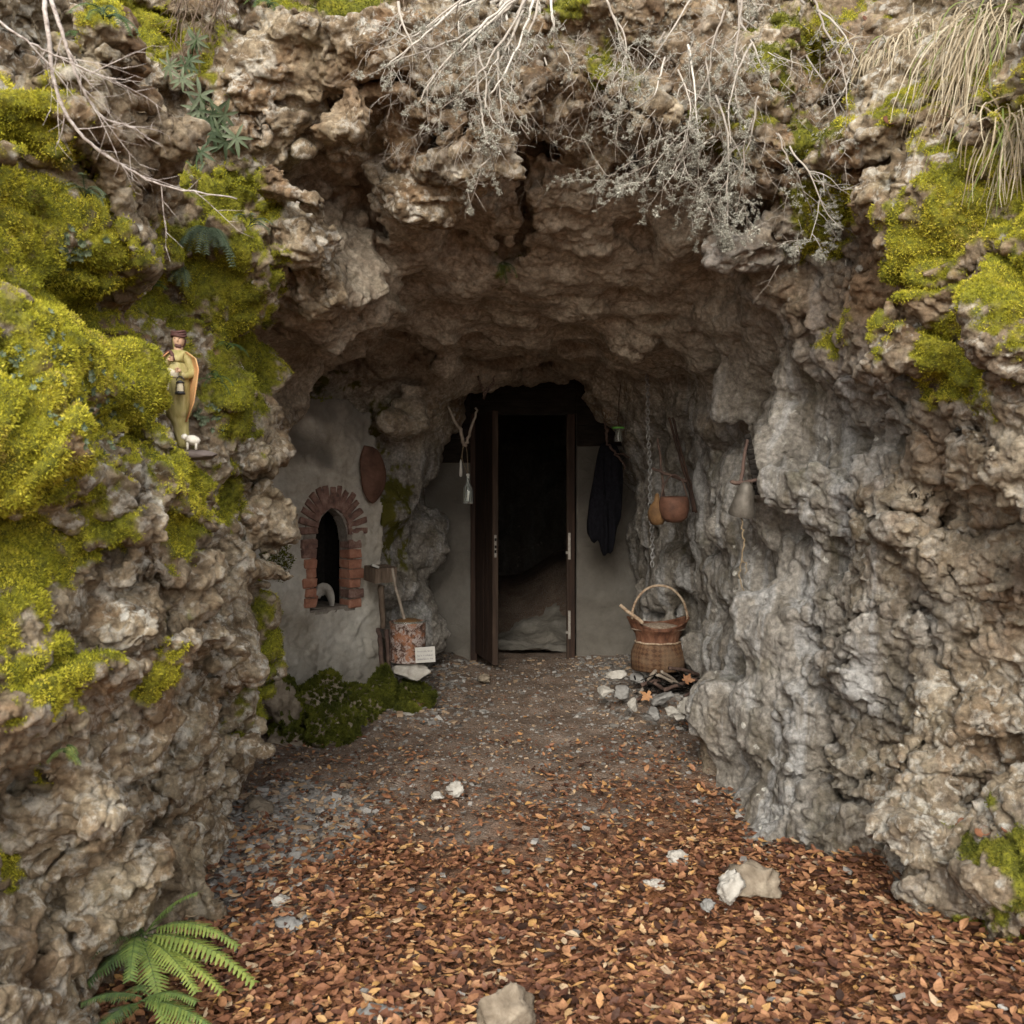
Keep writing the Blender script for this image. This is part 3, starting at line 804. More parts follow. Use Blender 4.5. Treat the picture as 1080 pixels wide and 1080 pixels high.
# leaf litter
def leaves(n, xr_, yr_, dens, size, layers=1.0):
    x = RNG.uniform(*xr_, n); y = yr_[0] + (yr_[1] - yr_[0]) * RNG.random(n)
    keep = RNG.random(n) < dens(x, y)
    x, y = x[keep], y[keep]
    keep = air(np.stack([x, y, gz(x, y) + .03], 1)) > -.02
    x, y = x[keep], y[keep]; n = len(x)
    L = size * np.where(RNG.random(n) < .45, RNG.uniform(.3, .75, n), RNG.uniform(.8, 1.45, n)); W = L * RNG.uniform(.42, .62, n)
    # outline of a beech leaf, midrib raised at the edges
    tl = np.array([[0, -.5, 0], [.28, -.28, .5], [.40, .02, .8], [.22, .33, .5], [0, .52, 0], [-.22, .33, .5], [-.40, .02, .8], [-.28, -.28, .5], [0, -.1, 0], [0, .2, 0]], np.float32)
    fc_ = np.array([[0, 1, 2, 8], [8, 2, 3, 9], [9, 3, 4, 4], [0, 8, 6, 7], [8, 9, 5, 6], [9, 4, 4, 5]])
    tris = np.array([[0, 1, 8], [1, 2, 8], [8, 2, 9], [2, 3, 9], [9, 3, 4], [0, 8, 7], [7, 8, 6], [8, 9, 6], [6, 9, 5], [9, 4, 5]])
    v = np.repeat(tl[None], n, 0)
    fold = RNG.uniform(-.15, .55, n)[:, None]; curl = RNG.uniform(-.6, .9, n)[:, None]; twist = RNG.uniform(-.5, .5, n)[:, None]
    X = v[..., 0] * W[:, None] * 1.25; Y = v[..., 1] * L[:, None]
    Z = v[..., 2] * fold * W[:, None] * .5 + curl * (v[..., 1] ** 2) * L[:, None] * .9 + twist * v[..., 0] * v[..., 1] * L[:, None]
    loc = np.stack([X, Y, Z], 2)
    tilt = np.abs(RNG.normal(0, .33, n))
    Rm = rot_frames(n, RNG.uniform(0, 6.283, n), tilt, RNG.uniform(0, 6.283, n))
    w = np.einsum('nij,nkj->nki', Rm, loc)
    base = np.stack([x, y, gz(x, y) + .004 + RNG.random(n) ** 1.3 * .035 * layers], 1)
    w += base[:, None]
    tone = np.clip(RNG.normal(.42, .26, n), 0, 1)
    tone = np.where(RNG.random(n) < .05, RNG.uniform(.85, 1, n), tone)
    f = (tris[None] + (np.arange(n) * 10)[:, None, None]).reshape(-1, 3)
    return w.reshape(-1, 3), f, np.repeat(tone, 10)
a1 = leaves(86000, (-1.75, 2.0), (2.0, 5.6), lambda x, y: litter_density(x, y) * (.22 + .78 * sstep(4.3, 3.2, y)), .037)
a2 = leaves(20000, (-1.3, 1.4), (3.6, 7.6), lambda x, y: .04 + .5 * sstep(6.0, 4.4, y + noise(np.stack([x, y, 0 * x], 1), .3, 1) * .8), .026)
lv_, lf_, lt_ = [np.concatenate(q) for q in zip((a1[0], a1[1], a1[2]), (a2[0], a2[1] + len(a1[0]), a2[2]))]
stuff('leaf_litter', lv_, lf_, 'beech_leaf', lt_)
print('leaves', len(lv_) // 10, round(time.time() - T0, 1))
# gravel chips
def chips(n, xr_, yr_, dens, smin_, smax_, lift=.002):
    x = RNG.uniform(*xr_, n); y = RNG.uniform(*yr_, n)
    keep = RNG.random(n) < dens(x, y); x, y = x[keep], y[keep]
    keep = air(np.stack([x, y, gz(x, y) + .03], 1)) > -.01; x, y = x[keep], y[keep]; n = len(x)
    s = smin_ + (smax_ - smin_) * RNG.random(n) ** 3
    cube = np.array([[a, b, c] for a in (-1, 1) for b in (-1, 1) for c in (-1, 1)], np.float32) * .5
    q = np.array([[0, 1, 3, 2], [4, 6, 7, 5], [0, 4, 5, 1], [2, 3, 7, 6], [0, 2, 6, 4], [1, 5, 7, 3]])
    v = cube[None] * (1 + RNG.uniform(-.45, .3, (n, 8, 3)))
    v *= np.stack([s, s * RNG.uniform(.5, .9, n), s * RNG.uniform(.25, .55, n)], 1)[:, None]
    Rm = rot_frames(n, RNG.uniform(0, 6.283, n), np.abs(RNG.normal(0, .3, n)), RNG.uniform(0, 6.283, n))
    w = np.einsum('nij,nkj->nki', Rm, v) + np.stack([x, y, gz(x, y) + lift], 1)[:, None]
    tone = np.repeat(np.where(RNG.random(n) < .25, 1.0, np.clip(RNG.normal(.42, .2, n), 0, .95)), 8)
    return w.reshape(-1, 3), (q[None] + (np.arange(n) * 8)[:, None, None]).reshape(-1, 4), tone
def left_gravel(x, y): return sstep(.45, .1, np.abs(x + .95)) * sstep(.9, .3, np.abs(y - 3.9))
g1 = chips(9000, (-1.35, -.45), (2.9, 4.9), left_gravel, .012, .055)
g2 = chips(15000, (-1.3, 1.45), (4.2, 8.0), lambda x, y: .35 + 0 * x, .006, .028)
g3 = chips(4000, (-.95, 1.3), (5.8, 7.95), lambda x, y: sstep(.2, .7, np.abs(x - .1)) * .9 + .05, .012, .05)
g4 = chips(800, (-1.3, 1.5), (2.2, 4.3), lambda x, y: .3 + 0 * x, .01, .035, .03)
gs, gf_, gt, k0 = [], [], [], 0
for a_, b_, c_ in (g1, g2, g3, g4):
    gs.append(a_); gf_.append(b_ + k0); gt.append(c_); k0 += len(a_)
stuff('gravel', np.concatenate(gs), np.concatenate(gf_), 'stone_chip', np.concatenate(gt))

# ------------------------------------------------------------------ moss: small pointed shoots over the mossy rock
def tufts(pv, pn, k, lo, hi, bias):
    n = len(pv) * k
    b = np.repeat(pv, k, 0) + RNG.normal(0, .004, (n, 3)); m = np.repeat(pn, k, 0)
    d = m + RNG.normal(0, .55, (n, 3)) + np.array([0, 0, .15]); d /= np.linalg.norm(d, axis=1, keepdims=True)
    s = np.cross(d, RNG.normal(0, 1, (n, 3))); s /= np.linalg.norm(s, axis=1, keepdims=True) + 1e-9
    L = RNG.uniform(lo, hi, n)[:, None]; W = L * RNG.uniform(.16, .30, n)[:, None]
    b = b - m * .002
    v = np.stack([b - s * W, b + s * W, b + d * L], 1).reshape(-1, 3)
    big = noise(b, .22, 2, .4) * .26 - .16 * (sstep(3.4, 3.7, b[:, 1]) * (b[:, 0] < 0)) + noise(b, .06, 0, .1) * .14
    t = np.clip(bias + big + RNG.normal(0, .10, n), 0, 1)
    return v.astype(np.float32), np.arange(n * 3).reshape(-1, 3), np.repeat(t, 3)
sel = np.nonzero((hmoss > .45))[0]
sel = sel[RNG.random(len(sel)) < .9]
pv, pn = hv[sel], hn2[sel]
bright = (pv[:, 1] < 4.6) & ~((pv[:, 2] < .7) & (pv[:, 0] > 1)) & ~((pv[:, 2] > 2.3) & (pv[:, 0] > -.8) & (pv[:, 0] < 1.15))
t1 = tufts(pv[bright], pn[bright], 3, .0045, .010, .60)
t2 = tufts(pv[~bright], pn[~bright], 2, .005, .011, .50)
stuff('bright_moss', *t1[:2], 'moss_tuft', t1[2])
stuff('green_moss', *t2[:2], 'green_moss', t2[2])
print('moss', len(sel), round(time.time() - T0, 1))
# ------------------------------------------------------------------ small modelling kit
class MB:
    def __init__(s): s.v = []; s.f = []; s.t = []; s.uv = None
    def add(s, v, f, tone=.5):
        k = len(s.v); s.v += [tuple(q) for q in v]; s.f += [tuple(i + k for i in q) for q in f]; s.t += [tone] * len(v); return s
    def box(s, c, d, rot=None, jit=0.0, bev=.12, tone=.5):
        """box with cut corners (24 vertices)"""
        hx, hy, hz = d[0] / 2, d[1] / 2, d[2] / 2
        b = min(hx, hy, hz) * bev * 2
        bm = bmesh.new(); bmesh.ops.create_cube(bm, size=1)
        for v in bm.verts: v.co = Vector((v.co.x * 2 * hx, v.co.y * 2 * hy, v.co.z * 2 * hz))
        if b > 0: bmesh.ops.bevel(bm, geom=bm.edges[:], offset=b, segments=1, affect='EDGES')
        bm.verts.index_update()
        vv = [v.co + Vector([random.uniform(-jit, jit) for _ in range(3)]) for v in bm.verts]
        if rot: vv = [rot @ v for v in vv]
        ff = [[v.index for v in f.verts] for f in bm.faces]; bm.free()
        c = Vector(c)
        return s.add([v + c for v in vv], ff, tone)
    def tube(s, pts, rad, n=8, tone=.5, cap=True, flat=1.0):
        pts = [Vector(p) for p in pts]; m = len(pts)
        if isinstance(rad, (int, float)): rad = [rad] * m
        vs_, fs = [], []
        t0 = (pts[1] - pts[0]).normalized(); ref = t0.orthogonal().normalized()
        for i, p in enumerate(pts):
            t = (pts[min(i + 1, m - 1)] - pts[max(i - 1, 0)])
            t = t.normalized() if t.length > 1e-9 else t0
            ref = (ref - t * ref.dot(t)); ref = ref.normalized() if ref.length > 1e-6 else t.orthogonal().normalized()
            bi = t.cross(ref)
            for k in range(n):
                a = 2 * math.pi * k / n
                vs_.append(p + ref * math.cos(a) * rad[i] + bi * math.sin(a) * rad[i] * flat)
        for i in range(m - 1):
            for k in range(n):
                fs.append((i * n + k, i * n + (k + 1) % n, (i + 1) * n + (k + 1) % n, (i + 1) * n + k))
        if cap: fs += [tuple(range(n))[::-1], tuple((m - 1) * n + k for k in range(n))]
        return s.add(vs_, fs, tone)
    def lathe(s, c, prof, n=24, wob=0.0, sx=1.0, sy=1.0, axis=None, tone=.5, cap=(True, True)):
        """prof: (radius, height) pairs"""
        c = Vector(c); vs_, fs = [], []; m = len(prof)
        ph = random.uniform(0, 6)
        for (r, h) in prof:
            for k in range(n):
                a = 2 * math.pi * k / n
                w = 1 + wob * (math.sin(3 * a + ph + h * 9) + .6 * math.sin(5 * a - ph + h * 17))
                q = Vector((math.cos(a) * r * sx * w, math.sin(a) * r * sy * w, h))
                if axis: q = axis @ q
                vs_.append(c + q)
        for i in range(m - 1):
            for k in range(n):
                fs.append((i * n + k, i * n + (k + 1) % n, (i + 1) * n + (k + 1) % n, (i + 1) * n + k))
        if cap[0]: fs.append(tuple(range(n))[::-1])
        if cap[1]: fs.append(tuple((m - 1) * n + k for k in range(n)))
        return s.add(vs_, fs, tone)
    def prism(s, outline, y0, y1, tone=.5):
        """closed outline of (x, z) extruded from y0 to y1"""
        n = len(outline)
        vs_ = [(x, y0, z) for x, z in outline] + [(x, y1, z) for x, z in outline]
        fs = [tuple(range(n)), tuple(range(2 * n - 1, n - 1, -1))] + [(i, (i + 1) % n + 0, (i + 1) % n + n, i + n)[::-1] for i in range(n)]
        return s.add(vs_, fs, tone)
    def rock(s, c, d, seed=0, rough=.18, rot=None, sub=3, tone=.5, cut=.30):
        """stone: a ball cut by random planes, with small roughness"""
        bm = bmesh.new(); bmesh.ops.create_icosphere(bm, subdivisions=sub, radius=1.0)
        r = random.Random(seed)
        pl = []
        for _ in range(11):
            n_ = Vector((r.gauss(0, 1), r.gauss(0, 1), r.gauss(0, 1))).normalized(); pl.append((n_, r.uniform(1 - cut * 1.8, .92)))
        vv = np.array([v.co[:] for v in bm.verts])
        for n_, k in pl:
            dd = vv @ np.array(n_) - k
            vv -= np.where(dd > 0, dd, 0)[:, None] * np.array(n_)
        nz = noise(vv + seed * 3.1, .55, 0) * rough + noise(vv + seed, .22, 1) * rough * .45
        vv *= (1 + nz)[:, None]
        vv *= np.array(d) / 2
        if rot: vv = vv @ np.array(rot.to_3x3()).T
        ff = [[v.index for v in f.verts] for f in bm.faces]; bm.free()
        return s.add([Vector(q) + Vector(c) for q in vv], ff, tone)
    def build(s, name, mat, parent=None, smooth=True, loc=None):
        me = bpy.data.meshes.new(name)
        vv = s.v
        if parent is not None:
            inv = PARENT_INV.get(parent.name) 
            if inv: vv = [inv @ Vector(q) for q in vv]
        elif loc is not None:
            L_ = Vector(loc); vv = [Vector(q) - L_ for q in vv]
        me.from_pydata([tuple(q) for q in vv], [], s.f); me.update()
        bm = bmesh.new(); bm.from_mesh(me); bmesh.ops.recalc_face_normals(bm, faces=bm.faces[:]); bm.to_mesh(me); bm.free()
        if smooth:
            me.polygons.foreach_set('use_smooth', [True] * len(me.polygons))
        add_attr(me, 'tone', s.t)
        me.materials.append(M[mat])
        o = bpy.data.objects.new(name, me); COL.objects.link(o)
        if parent is not None:
            o.parent = parent
            w = PARENT_INV[parent.name]; PARENT_INV[o.name] = w
        elif loc is not None:
            o.location = loc; PARENT_INV[o.name] = Matrix.Translation(-Vector(loc))
        else: PARENT_INV[o.name] = Matrix.Identity(4)
        return o
PARENT_INV = {}
def tag(o, label, cat, group=None):
    o['label'] = label; o['category'] = cat
    if group: o['group'] = group
    return o
def thing(name, label, cat, loc, group=None):
    """Empty at the base of a thing; its parts are written in world coordinates and moved under it"""
    o = bpy.data.objects.new(name, None); COL.objects.link(o); o.location = loc
    o.empty_display_size = .05
    PARENT_INV[o.name] = Matrix.Translation(-Vector(loc))
    return tag(o, label, cat, group)
def flat_shade(o):
    o.data.polygons.foreach_set('use_smooth', [False] * len(o.data.polygons)); return o
def smooth_path(pts, k=6):
    pts = [Vector(p) for p in pts]; out = []
    for i in range(len(pts) - 1):
        a, b = pts[i], pts[i + 1]; p = pts[max(i - 1, 0)]; q = pts[min(i + 2, len(pts) - 1)]
        for j in range(k):
            t = j / k
            out.append(.5 * ((2 * a) + (b - p) * t + (2 * p - 5 * a + 4 * b - q) * t * t + (3 * a - p - 3 * b + q) * t ** 3))
    out.append(pts[-1]); return out

# ------------------------------------------------------------------ front plaster wall with its brick niche
WY = 6.85
WA, WB = Vector((-1.55, 5.95, 0)), Vector((-.87, 6.65, 0))       # the wall runs obliquely, its left end nearer the viewer
WD = (WB - WA).normalized(); WTH = math.atan2(WD.y, WD.x); WM = (WA + WB) / 2; WN = Vector((-WD.y, WD.x, 0))
WSX, WSZ = 1 / 122.0, 6.3 / F
def Wp(px, py, dy=0.0):
    """world point of the wall face seen at a photo pixel, pushed dy into the wall"""
    d = P(px, py, 1.0) - Vector((0, 0, EYE)); t = WM.dot(WN) / d.dot(WN)
    return Vector((0, 0, EYE)) + d * t + WN * dy
def W2(px, py, dy=0.0):
    q = Wp(px, py); s = (q - WM).dot(WD)
    return Vector((-1.4 + s, WY + dy, q.z))
pwall = thing('plaster_wall', 'rough grey lime plaster wall with a brick edged pointed niche on the left of the cave', 'wall', (-1.4, WY, 0))
ol = [(225, 415), (300, 415), (318, 419), (352, 421), (372, 425), (388, 440), (396, 462), (402, 500), (404, 560), (402, 620), (403, 680), (406, 745), (400, 790), (225, 790)]
olw = [(W2(a, b).x, W2(a, b).z) for a, b in ol]
def inside_poly(x, z, poly):
    c = np.zeros(x.shape, bool); n = len(poly)
    for i in range(n):
        x1, z1 = poly[i]; x2, z2 = poly[(i + 1) % n]
        k = (z1 > z) != (z2 > z)
        with np.errstate(divide='ignore', invalid='ignore'):
            c ^= k & (x < (x2 - x1) * (z - z1) / (z2 - z1 + 1e-12) + x1)
    return c
pwall.location = WM; pwall.rotation_euler = (0, 0, WTH)
# niche opening in wall coordinates
NI = [(333, 641), (367, 641), (368, 600), (367, 575), (365, 558), (360, 545), (350, 535), (340, 545), (335, 558), (333, 575), (332, 600)]
niw = [(W2(a, b).x, W2(a, b).z) for a, b in NI]
grow = [(W2(350 + (a - 350) * 1.28, 590 + (b - 590) * 1.06).x, W2(345, 590 + (b - 590) * 1.06).z) for a, b in NI]
st_ = .010
wx_ = np.arange(min(a for a, b in olw) - .02, max(a for a, b in olw) + .02, st_); wz_ = np.arange(-.15, max(b for a, b in olw) + .02, st_)
AX, AZ = np.meshgrid(wx_, wz_, indexing='ij')
pp = np.stack([AX.ravel(), 0 * AX.ravel(), AZ.ravel()], 1)
jx = noise(pp, .12, 0, .3).reshape(AX.shape) * .02; jz = noise(pp, .12, 1, .6).reshape(AX.shape) * .02
ok = inside_poly(AX + jx, AZ + jz, olw) & ~inside_poly(AX, AZ, grow)
dep = noise(pp, .7, 0, .2) * .018 + noise(pp, .22, 1, .4) * .011 + noise(pp, .06, 2, .7) * .005
lumps = np.clip(noise(pp, .11, 0, .9) - .35, 0, 1) * .022 * sstep(1.0, .6, pp[:, 2])
dep = (dep + lumps).reshape(AX.shape)
ix = np.full(AX.shape, -1); cells = ok[:-1, :-1] & ok[1:, :-1] & ok[1:, 1:] & ok[:-1, 1:]
allc = np.argwhere(cells)
ii = np.arange(AX.size).reshape(AX.shape)
qf = np.stack([ii[:-1, :-1], ii[1:, :-1], ii[1:, 1:], ii[:-1, 1:]], -1)[cells]
used = np.unique(qf); mp = np.full(AX.size, -1); mp[used] = np.arange(len(used))
fr = np.stack([AX.ravel(), WY - dep.ravel(), AZ.ravel()], 1)[used]
qf = mp[qf]; nb = len(fr)
bk = fr.copy(); bk[:, 1] = WY + .16
# rim faces
ed = np.concatenate([qf[:, [0, 1]], qf[:, [1, 2]], qf[:, [2, 3]], qf[:, [3, 0]]])
key = np.sort(ed, 1); key = key[:, 0] * nb + key[:, 1]
u_, c_ = np.unique(key, return_counts=True); be = ed[np.isin(key, u_[c_ == 1])]
rim = np.stack([be[:, 1], be[:, 0], be[:, 0] + nb, be[:, 1] + nb], 1)
wv = np.concatenate([fr, bk]) - np.array([-1.4, WY, 0]); wf = np.concatenate([qf, qf[:, ::-1] + nb, rim])
me = mesh_from('plaster_face', wv, wf, M['lime_plaster'])
darken = .75 * sstep(1.45, 1.95, wv[:, 2] + noise(wv, .25, 0) * .25) + .3 * sstep(.45, .1, wv[:, 2])  # plaster turns darker towards the top and near the foot
darken = np.maximum(darken, .5 * sstep(.25, 0, np.abs(wv[:, 0] + 1.4 + .95)) * sstep(.3, .9, wv[:, 2]))
add_attr(me, 'darken', darken)
o = bpy.data.objects.new('plaster_face', me); o.parent = pwall; COL.objects.link(o)
# bricks round the niche: one part, every brick modelled
mbb, mbd = MB(), MB()
def brick(mb, px, py, w, h, ang=0, depth=.20, proud=.012):
    c = W2(px, py, depth / 2 - proud)
    mb.box(c, (w * WY / F, depth, h * WY / F), Matrix.Rotation(R(-ang), 3, 'Y'), .0035, .10)
rows = [(641, 0), (628, 1), (616, 0), (604, 1), (592, 0), (580, 1), (568, 0)]
for i, yy in enumerate(np.arange(636, 564, -10.4)):
    sft = random.uniform(-2.5, 2.5)
    wl = random.choice([10, 11, 13, 9]); wr = random.choice([11, 12, 14, 12])
    (mbb if i < 5 else mbd).box(W2(332.5 - wl / 2, yy, .045), (wl * WSX, .12, 9.6 * WSZ), None, .004, .10)
    (mbd if i in (1, 6) else mbb).box(W2(368 + wr / 2, yy, .045), (wr * WSX, .12, 9.6 * WSZ), None, .004, .10)
arc = []
for k in range(15):
    a = math.pi * (1 - k / 14) + .0
    arc.append((350.3 + 17.3 * math.cos(a), 560 - 25 * math.sin(a) ** .9, math.degrees(math.atan2(math.sin(a) * 1.15, math.cos(a)))))
for (px, py, an) in arc:
    L = random.uniform(19, 23); a = R(an)
    cx, cy = px + math.cos(a) * L * .42, py - math.sin(a) * L / 2
    mbd.box(W2(cx, cy, .045), (L * WSX * .85, .12, 6.6 * WSZ), Matrix.Rotation(-a, 3, 'Y'), .005, .12)
bs = mbb.build('brick_surround', 'brick_red', pwall); flat_shade(bs)
flat_shade(mbd.build('brick_arch', 'brick_dark', pwall))
# mortar bed behind the bricks and the dark niche box
mo = MB()
ro = [(W2(350 + (a - 350) * 1.75, 588 + (b - 588) * 1.26).x, W2(345, 588 + (b - 588) * 1.26).z) for a, b in NI]
ri = [(W2(350 + (a - 350) * 1.04, 590 + (b - 590) * 1.0).x, W2(345, b).z) for a, b in NI]
ro[0] = (W2(323, 641).x, W2(323, 641).z); ro[1] = (W2(380, 641).x, W2(380, 641).z)
n = len(ro); vs2 = []
for yy in (WY + .004, WY + .10):
    vs2 += [(x, yy, z) for x, z in ro] + [(x, yy, z) for x, z in ri]
fs2 = []
for i in range(n):
    j = (i + 1) % n
    fs2 += [(i, j, n + j, n + i), (2 * n + i, 3 * n + i, 3 * n + j, 2 * n + j), (i, 2 * n + i, 2 * n + j, j), (n + i, n + j, 3 * n + j, 3 * n + i)]
mo.add(vs2, fs2); mo.build('mortar_bed', 'mortar', pwall, smooth=False)
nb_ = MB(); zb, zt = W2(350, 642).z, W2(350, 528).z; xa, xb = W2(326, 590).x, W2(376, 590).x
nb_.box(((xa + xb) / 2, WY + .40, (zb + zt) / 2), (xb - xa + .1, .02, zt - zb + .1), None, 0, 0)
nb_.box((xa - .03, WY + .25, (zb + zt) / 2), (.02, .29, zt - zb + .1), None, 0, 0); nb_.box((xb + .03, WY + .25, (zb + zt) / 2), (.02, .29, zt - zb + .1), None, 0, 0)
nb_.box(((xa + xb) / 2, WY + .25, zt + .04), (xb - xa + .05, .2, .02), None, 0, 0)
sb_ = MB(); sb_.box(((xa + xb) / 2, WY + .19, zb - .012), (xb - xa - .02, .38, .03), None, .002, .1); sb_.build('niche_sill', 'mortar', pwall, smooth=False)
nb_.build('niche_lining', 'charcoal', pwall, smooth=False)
# what stands in the niche
c = Wp(352, 640, .09); sh = MB()
arcp = [c + Vector((math.cos(a) * .05 - .01, 0, math.sin(a) * .115 + .0)) for a in np.linspace(-.1, 2.7, 14)]
sh.tube(arcp, [.010 + .012 * math.sin(i / 13 * 3.14) for i in range(14)], 8, flat=2.2)
sh.tube([p + Vector((-.002, .02, -.03)) for p in arcp[2:-3]], .012, 8, flat=2)
tag(sh.build('curved_shell', 'pale_stone', loc=c), 'pale curved shell fragment lying inside the brick niche', 'shell')
b = MB(); b.box(Wp(337, 634, .07), (.05, .08, .055), Matrix.Rotation(R(8), 3, 'Y'), .003, .1)
tag(flat_shade(b.build('loose_brick', 'brick_red', loc=Wp(337, 639, .07))), 'small orange brick piece lying at the left foot of the niche', 'brick')

# reddish hanging slab on the plaster
def blob(outline_px, y, thick, mat, name, label, cat, rings=5, bulge=1.0, rotz=0):
    """a solid with the given outline, thickest in the middle"""
    pts = [P(a, b, y) for a, b in outline_px]; pts = smooth_path(pts + [pts[0]], 3)[:-1]
    c = sum(pts, Vector()) / len(pts); n = len(pts); vs_ = []; fs = []
    for sgn in (-1, 1):
        for r in range(rings):
            t = r / rings; k = math.cos(t * math.pi / 2) ** .6 if t < 1 else 0
            for p in pts:
                q = c + (p - c) * (1 - t) ; 
                q = c + (p - c) * math.cos(t * math.pi / 2) ; q.y = y + sgn * thick / 2 * math.sin(t * math.pi / 2) * bulge
                vs_.append(q)
        vs_.append(Vector((c.x, y + sgn * thick / 2, c.z)))
    m = rings * n + 1
    for s_ in range(2):
        o_ = s_ * m
        for r in range(rings - 1):
            for k in range(n): fs.append((o_ + r * n + k, o_ + r * n + (k + 1) % n, o_ + (r + 1) * n + (k + 1) % n, o_ + (r + 1) * n + k))
        for k in range(n): fs.append((o_ + (rings - 1) * n + k, o_ + (rings - 1) * n + (k + 1) % n, o_ + rings * n))
    mb = MB(); mb.add(vs_, fs)
    # weld the two rims
    o = mb.build(name, mat, loc=c)
    bm = bmesh.new(); bm.from_mesh(o.data); bmesh.ops.remove_doubles(bm, verts=bm.verts[:], dist=1e-5); bmesh.ops.recalc_face_normals(bm, faces=bm.faces[:]); bm.to_mesh(o.data); bm.free()
    return tag(o, label, cat) if label else o
WSL = Wp(388, 500); so_ = blob([(378, 470), (392, 474), (400, 492), (401, 508), (396, 522), (387, 531), (378, 520), (375, 500), (374, 484)], WSL.y, .07, 'rust_brown', 'wooden_slab', 'reddish brown teardrop wooden slab hung high on the plaster wall', 'slab')
so_.rotation_euler.z = WTH; so_.scale.x = 1.25; so_.location = Vector(so_.location) - WN * .06

# ------------------------------------------------------------------ back wall with the door
DY = 8.0
def D2(px, py, dy=0.0): return P(px, py, DY + dy)
dwall = thing('door_wall', 'dim plaster wall closing the back of the cave around the open doorway', 'wall', (.13, DY, 0))
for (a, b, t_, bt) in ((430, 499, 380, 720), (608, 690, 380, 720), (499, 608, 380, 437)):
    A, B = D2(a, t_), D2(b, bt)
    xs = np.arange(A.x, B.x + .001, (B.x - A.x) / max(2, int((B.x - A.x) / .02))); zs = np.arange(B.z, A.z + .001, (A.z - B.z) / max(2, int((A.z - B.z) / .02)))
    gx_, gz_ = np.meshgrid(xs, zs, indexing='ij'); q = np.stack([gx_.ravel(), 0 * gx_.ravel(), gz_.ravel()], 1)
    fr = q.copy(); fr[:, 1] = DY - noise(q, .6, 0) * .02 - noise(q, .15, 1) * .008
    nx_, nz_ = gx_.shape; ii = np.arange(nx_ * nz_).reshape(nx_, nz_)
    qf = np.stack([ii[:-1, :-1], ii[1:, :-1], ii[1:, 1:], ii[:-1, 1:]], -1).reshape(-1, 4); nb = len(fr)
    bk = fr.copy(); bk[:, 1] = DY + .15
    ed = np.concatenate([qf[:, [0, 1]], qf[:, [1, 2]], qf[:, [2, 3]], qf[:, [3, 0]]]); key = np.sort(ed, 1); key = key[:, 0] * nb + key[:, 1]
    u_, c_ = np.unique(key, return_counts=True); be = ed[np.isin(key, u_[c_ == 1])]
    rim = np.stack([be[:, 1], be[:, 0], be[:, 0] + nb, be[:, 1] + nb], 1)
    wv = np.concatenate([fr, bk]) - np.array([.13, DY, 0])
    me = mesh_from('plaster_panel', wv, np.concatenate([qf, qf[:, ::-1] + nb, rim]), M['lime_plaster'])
    add_attr(me, 'darken', .80 + .15 * sstep(1.0, 1.6, wv[:, 2] + noise(wv, .3, 0) * .3))  # dim interior painted in: whole panel darkened, more towards the top
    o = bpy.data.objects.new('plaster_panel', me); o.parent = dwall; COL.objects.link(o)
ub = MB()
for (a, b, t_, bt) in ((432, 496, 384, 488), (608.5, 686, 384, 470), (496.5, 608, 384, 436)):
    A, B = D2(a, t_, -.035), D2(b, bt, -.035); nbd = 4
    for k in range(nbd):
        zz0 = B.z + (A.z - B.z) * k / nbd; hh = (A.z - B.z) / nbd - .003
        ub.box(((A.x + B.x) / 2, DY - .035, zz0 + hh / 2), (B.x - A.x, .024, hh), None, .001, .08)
flat_shade(ub.build('upper_boarding', 'dark_board', dwall))
door = thing('cave_door', 'dark brown wooden door with its leaf standing open towards the viewer', 'door', (.13, DY - .03, .05))
fm = MB()
for a, b in ((496.5, 503.5), (598, 606)):
    A, B = D2(a, 437), D2(b, 697)
    fm.box(((A.x + B.x) / 2, DY + .02, (A.z + B.z) / 2), (B.x - A.x, .14, A.z - B.z), None, .001, .06)
    
A, B = D2(496.5, 430), D2(606, 437); lt = MB(); lt.box(((A.x + B.x) / 2, DY + .02, (A.z + B.z) / 2), (B.x - A.x, .14, A.z - B.z), None, .001, .06)  # lintel made near black: shade at the doorway top, put in its colour
flat_shade(fm.build('door_frame', 'dark_wood', door)); flat_shade(lt.build('lintel', 'dark_board', door))
je = MB(); A, B = D2(597, 440), D2(600, 694); je.box(((A.x + B.x) / 2, DY - .06, (A.z + B.z) / 2), (.022, .02, A.z - B.z), None, .001, .1)
flat_shade(je.build('door_stop', 'door_edge_wood', door))
# leaf from hinge h to edge e
h = Vector((-.285, DY - .03, 0)); e = Vector((-.130, 7.46, 0)); dr = (e - h); Ld = dr.length; dr.normalize(); ang = math.atan2(dr.y, dr.x)
rz = Matrix.Rotation(ang, 3, 'Z'); z0, z1 = .055, 1.98
lf = MB()
for k in range(4):
    w = Ld / 4; c = h + dr * (w * (k + .5)); lf.box((c.x, c.y, (z0 + z1) / 2), (w - .003, .034, z1 - z0), rz, .0005, .05)
leaf = flat_shade(lf.build('door_leaf', 'dark_wood', door))
ee = MB(); c = e + dr * .006; ee.box((c.x, c.y, (z0 + z1) / 2), (.014, .044, z1 - z0), rz, .0005, .05); flat_shade(ee.build('edge_strip', 'door_edge_wood', leaf))
lp = MB(); zc_ = 1.5 - (576 - HZ) * 7.46 / F; c = e + dr * .0145
lp.box((c.x, c.y, zc_), (.004, .018, .17), rz, 0, .1); lp.build('lock_plate', 'bright_metal', leaf, smooth=False)
lb = MB()
for dz in (-.04, -.005, .05): lb.box((c.x + dr.x * .003, c.y + dr.y * .003, zc_ + dz), (.006, .014, .022), rz, 0, .1)
lb.build('lock_bolt', 'charcoal', leaf, smooth=False)
